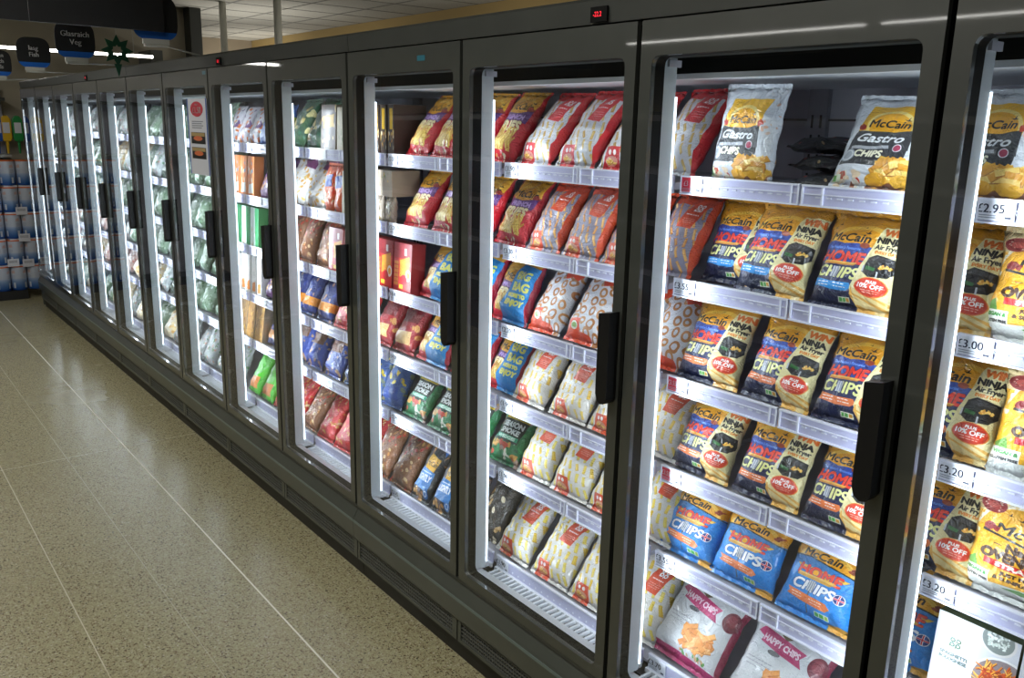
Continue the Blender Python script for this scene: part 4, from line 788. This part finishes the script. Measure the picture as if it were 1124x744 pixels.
# ------------------------------------------------------------------ frozen food
def R(k, row, ys, **kw):
    if len(ys) > 1 and 'W_' not in kw: kw['W_'] = min(DES[k][4], round(min(abs(a-b) for a, b in zip(ys, ys[1:]))*.97, 3))
    for y in ys: pack(k, row, y, **kw)
# row 0 (top shelf)
pack('gastro', 0, .005, 22, yaw=-3); pack('gastro', 0, .215, 30, yaw=6, roll=3, W_=.20); pack('gastro', 0, .548, 10, yaw=-4, H_=.21, dx=.0)
pack('gastro', 0, -.2, 24)
pack('flat', 0, .335, lay=True, yaw=8); pack('flat', 0, .40, lay=True, yaw=-10, dz=.036, dx=.06); pack('flat', 0, .42, lay=True, yaw=25, dz=.074, dx=.12)
R('cfries', 0, (.765, .945, 1.125, 1.305), lean=38); R('redfries', 0, (1.475, 1.64, 1.805, 1.965), lean=36)
# second shelf
R('home_b', 1, (-.33, .045, .243), lean=21, W_=.194); pack('home_b', 1, .445, 26, yaw=-4); pack('home_b', 1, .585, 19, dx=.055, yaw=5, W_=.19)
pack('naked', 1, -.135, 12, yaw=-6, H_=.235)
R('corange', 1, (.750, .92, 1.085, 1.25), lean=34); R('redfries', 1, (1.415, 1.60, 1.785, 1.975), lean=31, H_=.235)
# third shelf
R('home_o', 2, (.005, .205, .40, .60), lean=25, H_=.213); pack('naked', 2, -.195, 14, yaw=4, H_=.235); pack('home_o', 2, -.42, 24)
R('crings', 2, (.745, .90, 1.065, 1.235), lean=34); R('bigbag', 2, (1.415, 1.615), lean=24, H_=.22); pack('bigbag', 2, 1.84, 28, W_=.23, H_=.225)
# fourth
R('home_o', 3, (.005, .205, .40, .60), lean=26, H_=.205); pack('naked', 3, -.175, 12, yaw=-4, H_=.235); pack('home_o', 3, -.40, 24)
R('cstraight', 3, (.76, .935, 1.115, 1.30), lean=32, H_=.215, W_=.172); pack('bigbag', 3, 1.455, 26, dx=.012, H_=.212, W_=.17); pack('bigbag', 3, 1.645, 26, H_=.212); pack('bigbag', 3, 1.87, 30, W_=.23, H_=.215)
# fifth
R('homeblue', 4, (.050, .245, .445, .625), lean=29, W_=.192); pack('spag', 4, -.125, 4, dx=-.01); pack('spag', 4, -.285, 4, dx=-.01); pack('spag', 4, -.125, 4, dx=.045); pack('spag', 4, -.285, 4, dx=.045)
R('ccrinkle', 4, (.755, .925, 1.095, 1.265), lean=34, H_=.218); R('smoke', 4, (1.43, 1.62, 1.81, 1.99), lean=36, H_=.215)
# bottom basket
R('happy', 5, (.085, .345, .610), lean=36, H_=.24, W_=.25); pack('happy', 5, -.17, 36, H_=.27)
R('ccrinkle', 5, (.80, .985, 1.17, 1.365), lean=38, H_=.235, W_=.18); pack('dark', 5, 1.53, 30, dx=.02); R('bluemc', 5, (1.67, 1.80, 1.945), lean=32)
# third cabinet door group
R('spine', 0, (2.10, 2.155, 2.21, 2.265, 2.32), lean=0, dx=.01); R('redbox', 2, (2.03, 2.165, 2.30, 2.435, 2.57), lean=3)
for y in (2.12, 2.20, 2.28, 2.36):
    pack('kraft', 1, y, 0, dz=.108, dx=.0); pack('clearpack', 1, y, 3, dx=-.01)
R('roast', 3, (2.07, 2.24), lean=30); R('blueyel', 4, (2.165, 2.33), lean=28); R('brownred', 5, (2.10, 2.27), lean=30)
# fourth door
R('palebox', 0, (2.40, 2.49), lean=2); pack('yelpack', 0, 2.61, 3); R('greens', 0, (2.79, 2.98), lean=25)
R('palebox', 1, (2.46,), lean=2); R('redblue', 1, (2.55, 2.645), lean=6); R('pieces', 1, (2.80, 3.00), lean=22)
R('brownred', 2, (2.73, 2.90, 3.06), lean=18)
R('rednoodle', 3, (2.42, 2.57), lean=26); R('navy', 3, (2.745, 2.91, 3.06), lean=24)
R('blueyel', 4, (2.50,), lean=26); R('navy2', 4, (2.68, 2.86, 3.04), lean=24)
R('rednoodle', 5, (2.44, 2.60, 2.77), lean=34); R('brownred', 5, (2.94,), lean=34)
# fifth door
R('bluedots', 0, (3.16, 3.32), lean=22); R('orangebag', 0, (3.48, 3.62, 3.76), lean=24)
R('purple', 1, (3.17, 3.33), lean=22); R('orangebox', 1, (3.47, 3.565, 3.66, 3.755), lean=3)
R('brownred', 2, (3.21, 3.33), lean=20); R('greenbox', 2, (3.455, 3.57, 3.685), lean=3)
R('whitebox', 3, (3.42, 3.49, 3.56, 3.63, 3.70), lean=2); R('purple', 3, (3.20, 3.33), lean=24)
R('navy', 4, (3.18, 3.33), lean=24); R('brownbox', 4, (3.47, 3.58, 3.69), lean=8)
R('rednoodle', 5, (3.12, 3.29), lean=34); R('brightgreen', 5, (3.46, 3.63), lean=30)
# far doors
rr = random.Random(4)
plan = {0: ['veg', 'veg2'], 1: ['veg', 'veg2', 'bread'], 2: ['veg', 'veg', 'greens'], 3: ['veg', 'pink', 'veg2'], 4: ['veg2', 'bread', 'pink'], 5: ['veg2', 'veg', 'bread']}
for row in range(6):
    y = 3.90
    while y < 8.2:
        key = rr.choice(plan[row]) if y > 5 else ['veg', 'veg', 'veg', 'veg', 'veg', 'veg2'][row]
        if row == 5 and 4.15 < y < 4.3: key = 'brightgreen'
        pack(key, row, y, rr.uniform(20, 32), yaw=rr.uniform(-8, 8)); y += .205 if y < 5.2 else .215
DOORW = {-1: 'first', 0: 'second', 1: 'third', 2: 'fourth', 3: 'fifth', 4: 'sixth', 5: 'seventh', 6: 'eighth', 7: 'ninth', 8: 'tenth', 9: 'eleventh', 10: 'twelfth', 11: 'last'}
from collections import defaultdict
gr = defaultdict(list)
for key, row, y, o in PACKS: gr[(key, row, max(-1, min(11, math.floor(y/P))))].append((-y, round(o.location.z, 3), o))
for (key, row, k), L_ in gr.items():
    L_.sort(key=lambda t: (t[0], t[1])); d = DES[key]
    for i, (_, _, o) in enumerate(L_):
        lab = f"{d[2]}, {SHELFW[row]}, {DOORW[k]} door from right"
        if key == 'spag': lab = ['front spaghetti box nearest the door post', 'rear spaghetti box nearest the door post', 'front spaghetti box nearer the camera', 'rear spaghetti box nearer the camera'][i]+', fifth shelf, first door from right'
        elif len(L_) > 1: lab += f", {ORD[i]} in order"if False else f", {ORD[i]} from left"
        tag(o, lab, 'box' if len(d) > 7 else 'bag', d[3])

# ------------------------------------------------------------------ promotional card on a door
e = empty('promotional_card', (-.004, 3.665, 1.50)); tag(e, 'tall white promotional card with a red price disc on a freezer door', 'sign')
MB().box(-.002, 0, -.14, .14, 0, .365, 'ticket').box(-.0026, -.0021, .128, .14, 0, .365, 'bottle_blue').box(-.0026, -.0021, -.14, -.128, 0, .365, 'bottle_blue').build('card', e)
c1 = MB().plate([(.088*math.cos(t*.2618), .316+.036*math.sin(t*.2618)) for t in range(24)][::-1], -.004, -.0026, 'ticket_red'); text_mesh(c1, '£1.50', .030, 'white_ink', lambda p, q: (-.0045, -p*1.25, .296+q)); text_mesh(c1, 'ONLY', .009, 'white_ink', lambda p, q: (-.0045, -p*1.25, .332+q)); o = c1.build('price_disc', e); o['label'] = 'red disc reading £1.50'
for z in (.150, .078):
    MB().box(-.003, -.0022, -.10, .10, z, z+.055, 'black').box(-.0036, -.0031, -.095, .095, z+.036, z+.053, 'wall_ochre').plate([(.065*math.cos(t*.5236), z+.026+.012*math.sin(t*.5236)) for t in range(12)][::-1], -.0042, -.0037, 'tub_orange').build('picture', e)
c3 = MB()
for i in range(4): c3.box(-.0028, -.0022, -.08+.02*(i % 2), .08, .255-i*.010, .259-i*.010, 'grey_ink')
c3.build('small_print', e)

# ------------------------------------------------------------------ hanging signs on arms
def sign(x, y, z0, lines_, lab, w=.21, h=.205):
    e = empty('aisle_sign', (x, y, z0)); tag(e, lab, 'sign', 'round-cornered aisle signs')
    pts = []
    for t in range(40):
        a = t*2*math.pi/40; c, s_ = math.cos(a), math.sin(a); q = 2/3.4
        pts.append((w/2*math.copysign(abs(c)**q, c), h/2+.03+h/2*math.copysign(abs(s_)**q, s_)))
    zc = .03+h*.24
    MB().plate_y([p for p in pts], -.003, .003, 'sign_black').build('plate', e)
    low = [p for p in pts if p[1] <= zc]; xs_ = sorted(p[0] for p in low)
    low = sorted(low, key=lambda p: math.atan2(p[1]-(h/2+.03), p[0]))
    MB().plate_y(low, -.0045, -.0032, 'sign_blue').build('blue_base', e)
    if lines_:
        m_ = MB()
        for i, t in enumerate(lines_): text_mesh(m_, t, .030, 'sign_text', lambda p, q: (p*.95, -.0050, .150-i*.044+q-(.0 if len(lines_) == 2 else -.03)))
        m_.build('lettering', e)
    MB().box(-.06, .06, -.008, .008, .012, .036, 'clamp').box(-.055, .055, -.011, .011, .0, .010, 'clamp').build('clamp', e)
    MB().cyl((.05, 0, .006), (-x+.05, 0, -.028-(z0-2.095)), .004, .004, 'metal_rod', 8).build('arm', e)
sign(-.165, 3.70, 2.095, None, 'black aisle sign with blue base nearest the dark banner end')
sign(-.258, 4.90, 2.060, ['Glasraich', 'Veg'], 'black aisle sign reading Glasraich Veg')
sign(-.232, 6.28, 2.060, ['Iasg', 'Fish'], 'black aisle sign reading Iasg Fish')
sign(-.28, 7.55, 2.040, ['Ispean', 'Seilich', 'Meals'], 'farthest black aisle sign, cut by the picture edge')
e = empty('hanging_banner', (-1.6, 3.64, 2.16)); tag(e, 'large black banner hanging above the aisle end signs', 'banner')
MB().box(.898, 1.46, 0, .012, 0, .72, 'sign_black').build('panel', e); MB().box(-1.0, .896, 0, .012, 0, .72, 'sign_black').build('panel', e)
e = empty('star_decoration', (-.125, 4.55, 2.035)); tag(e, 'dark green cut-out star decoration hanging beside the Veg sign', 'decoration')
def starp(n, ra, rb, k=0): return [((ra if i % 2 == 0 else rb)*math.sin(math.pi*i/n+k), (ra if i % 2 == 0 else rb)*math.cos(math.pi*i/n+k)) for i in range(2*n)]
so = starp(8, .085, .05); si = starp(8, .030, .022); mb = MB(); n = 16
vs = [(x, yy, z+.09) for yy in (-.003, .003) for pts in (so, si) for x, z in pts]
fs = []
for i in range(n):
    j = (i+1) % n; fs += [(i, j, n+j, n+i), (2*n+i, 3*n+i, 3*n+j, 2*n+j), (i, 2*n+i, 2*n+j, j), (n+i, n+j, 3*n+j, 3*n+i)]
mb.add(vs, fs, 'star_green').build('star', e)
MB().plate_y([(-.02, .02), (0, -.05), (.02, .02)][::-1], -.002, .002, 'star_green').build('pendant', e); MB().cyl((0, 0, .17), (0, 0, .89), .001, .001, 'metal_rod', 5).build('cord', e)

# ------------------------------------------------------------------ tubs display at the end of the aisle
e = empty('end_display', (-.6, 8.95, 0)); tag(e, 'dark end-of-aisle display unit with grey back panel', 'display unit')
MB().box(-1.3, .56, -.08, .30, 0, .088, 'shelf_dark').build('plinth', e); MB().box(-1.3, .56, .27, .30, .09, 2.02, 'liner').build('back_panel', e)
MB().box(-1.3, .56, -.02, .268, 1.375, 1.40, 'shelf_edge').build('shelf', e); MB().box(-1.3, .56, .02, .268, 1.90, 1.93, 'fascia_grey').build('header_rail', e)
print_mat_c = print_mat('print_tub', a_canister(), rough=.35, coat=.3, wr=0)
def tub_mesh():
    me = D.meshes.new('tub'); n = 20; r = .070; prof = [(r*.93, 0), (r, .006), (r, .222), (r*.97, .228)]
    vs, fs = [], []
    for q, (rr_, z) in enumerate(prof): vs += [(rr_*math.cos(i*2*math.pi/n), rr_*math.sin(i*2*math.pi/n), z) for i in range(n)]
    for q in range(3): fs += [(q*n+i, q*n+(i+1) % n, (q+1)*n+(i+1) % n, (q+1)*n+i) for i in range(n)]
    fs.append(tuple(range(n-1, -1, -1))); me.from_pydata(vs, [], fs); me.materials.append(print_mat_c)
    uv = me.uv_layers.new()
    for p in me.polygons:
        i0 = p.index % n
        for li in p.loop_indices:
            vi = me.loops[li].vertex_index; i = vi % n; u = i/n
            if i0 == n-1 and i == 0: u = 1
            uv.data[li].uv = ((u*2) % 1.0001 if u < 1 else 1, vs[vi][2]/.23)
    me.polygons.foreach_set('use_smooth', [True]*len(me.polygons)); return me
tub_me = tub_mesh(); lid_me = MB().cyl((0, 0, .229), (0, 0, .240), .0715, .0715, 'tub_orange', 20).mesh('lid')
COLW = ['nearest the freezers', 'second from the freezers', 'third from the freezers', 'fourth from the freezers', 'fifth from the freezers', 'sixth from the freezers', 'seventh from the freezers']
ROWW = ['bottom row', 'second row up', 'middle row', 'fourth row up', 'top row']
for row in range(5):
    for c in range(7):
        o = link('tub', tub_me); o.location = (.05-c*.145, 8.945+random.uniform(-.003, .003), .0885+row*.2555); o.rotation_euler[2] = random.uniform(-.2, .2)
        link('lid', lid_me, o); tag(o, f'blue and white tub with orange lid, {ROWW[row]}, {COLW[c]}', 'tub', 'blue tubs stacked on the end display')
        if row < 4: MB().box(-.058, .058, -.058, .058, .2402, .2545, 'ticket').build('tray_card', o)
for i, (x, z) in enumerate(((-.01, .32), (-.02, .57), (-.14, .33), (-.02, .83))):
    m = MB().box(x-.05, x+.05, 8.866, 8.868, z, z+.075, 'ticket')
    for q in range(9): m.box(x-.035+q*.008, x-.031+q*.008, 8.8652, 8.8658, z+.035, z+.06, 'grey_ink')
    tag(m.build('barcode_card'), ['white barcode card on the second row of tubs by the freezers', 'white barcode card on the middle row of tubs', 'white barcode card on the second row of tubs, farther from freezers', 'white barcode card on the fourth row of tubs'][i], 'card', 'barcode cards on the tubs')
def bottle(x, col, lab, z=1.43):
    e = empty('cleaning_bottle', (x, 9.10, z)); tag(e, lab, 'bottle', 'bottles above the tubs')
    m = MB(); pts = [(-.045, .12), (-.045, .30), (-.02, .335), (.02, .335), (.045, .30), (.045, .12), (.03, .09), (-.03, .09)]
    m.plate_y(pts, -.02, .02, col).build('body', e, bevel=.008); MB().plate_y([(-.03, .17), (.03, .17), (.03, .27), (-.03, .27)], -.0225, -.0205, 'ticket').build('label', e)
    MB().cyl((0, 0, .088), (0, 0, -.025), .014, .009, col, 10).build('spout', e)
bottle(-.115, 'bottle_blue', 'blue bottle hanging above the tubs, cut by the picture edge'); bottle(-.04, 'bottle_yellow', 'yellow bottle with label hanging nozzle-down above the tubs'); bottle(.06, 'bottle_green', 'green bottle hanging nozzle-down beside the freezer end')
bottle(-.22, 'bottle_yellow', 'yellow bottle outside the picture, above the tubs'); 

# ------------------------------------------------------------------ opposite side of the aisle (seen mirrored in the door glass)
for i, y0 in enumerate((-1.5, 1.5, 4.5)):
    e = empty('shelving_unit', (-2.9, y0, 0)); tag(e, ['nearest', 'middle', 'farthest'][i]+' dark shelving unit across the aisle, mirrored in the door glass', 'shelving', 'shelving across the aisle')
    MB().box(-.4, 0, 0, 2.98, 0, .12, 'shelf_dark').build('plinth', e); MB().box(-.4, -.36, 0, 2.98, .12, 1.9, 'shelf_dark').build('back_panel', e)
    for z in (.45, .8, 1.15, 1.5, 1.85):
        s_ = MB().box(-.36, -.02, 0, 2.98, z, z+.02, 'shelf_dark').build('shelf', e); MB().box(-.02, -.012, 0, 2.98, z-.02, z+.02, 'shelf_edge').build('shelf_edge', s_)
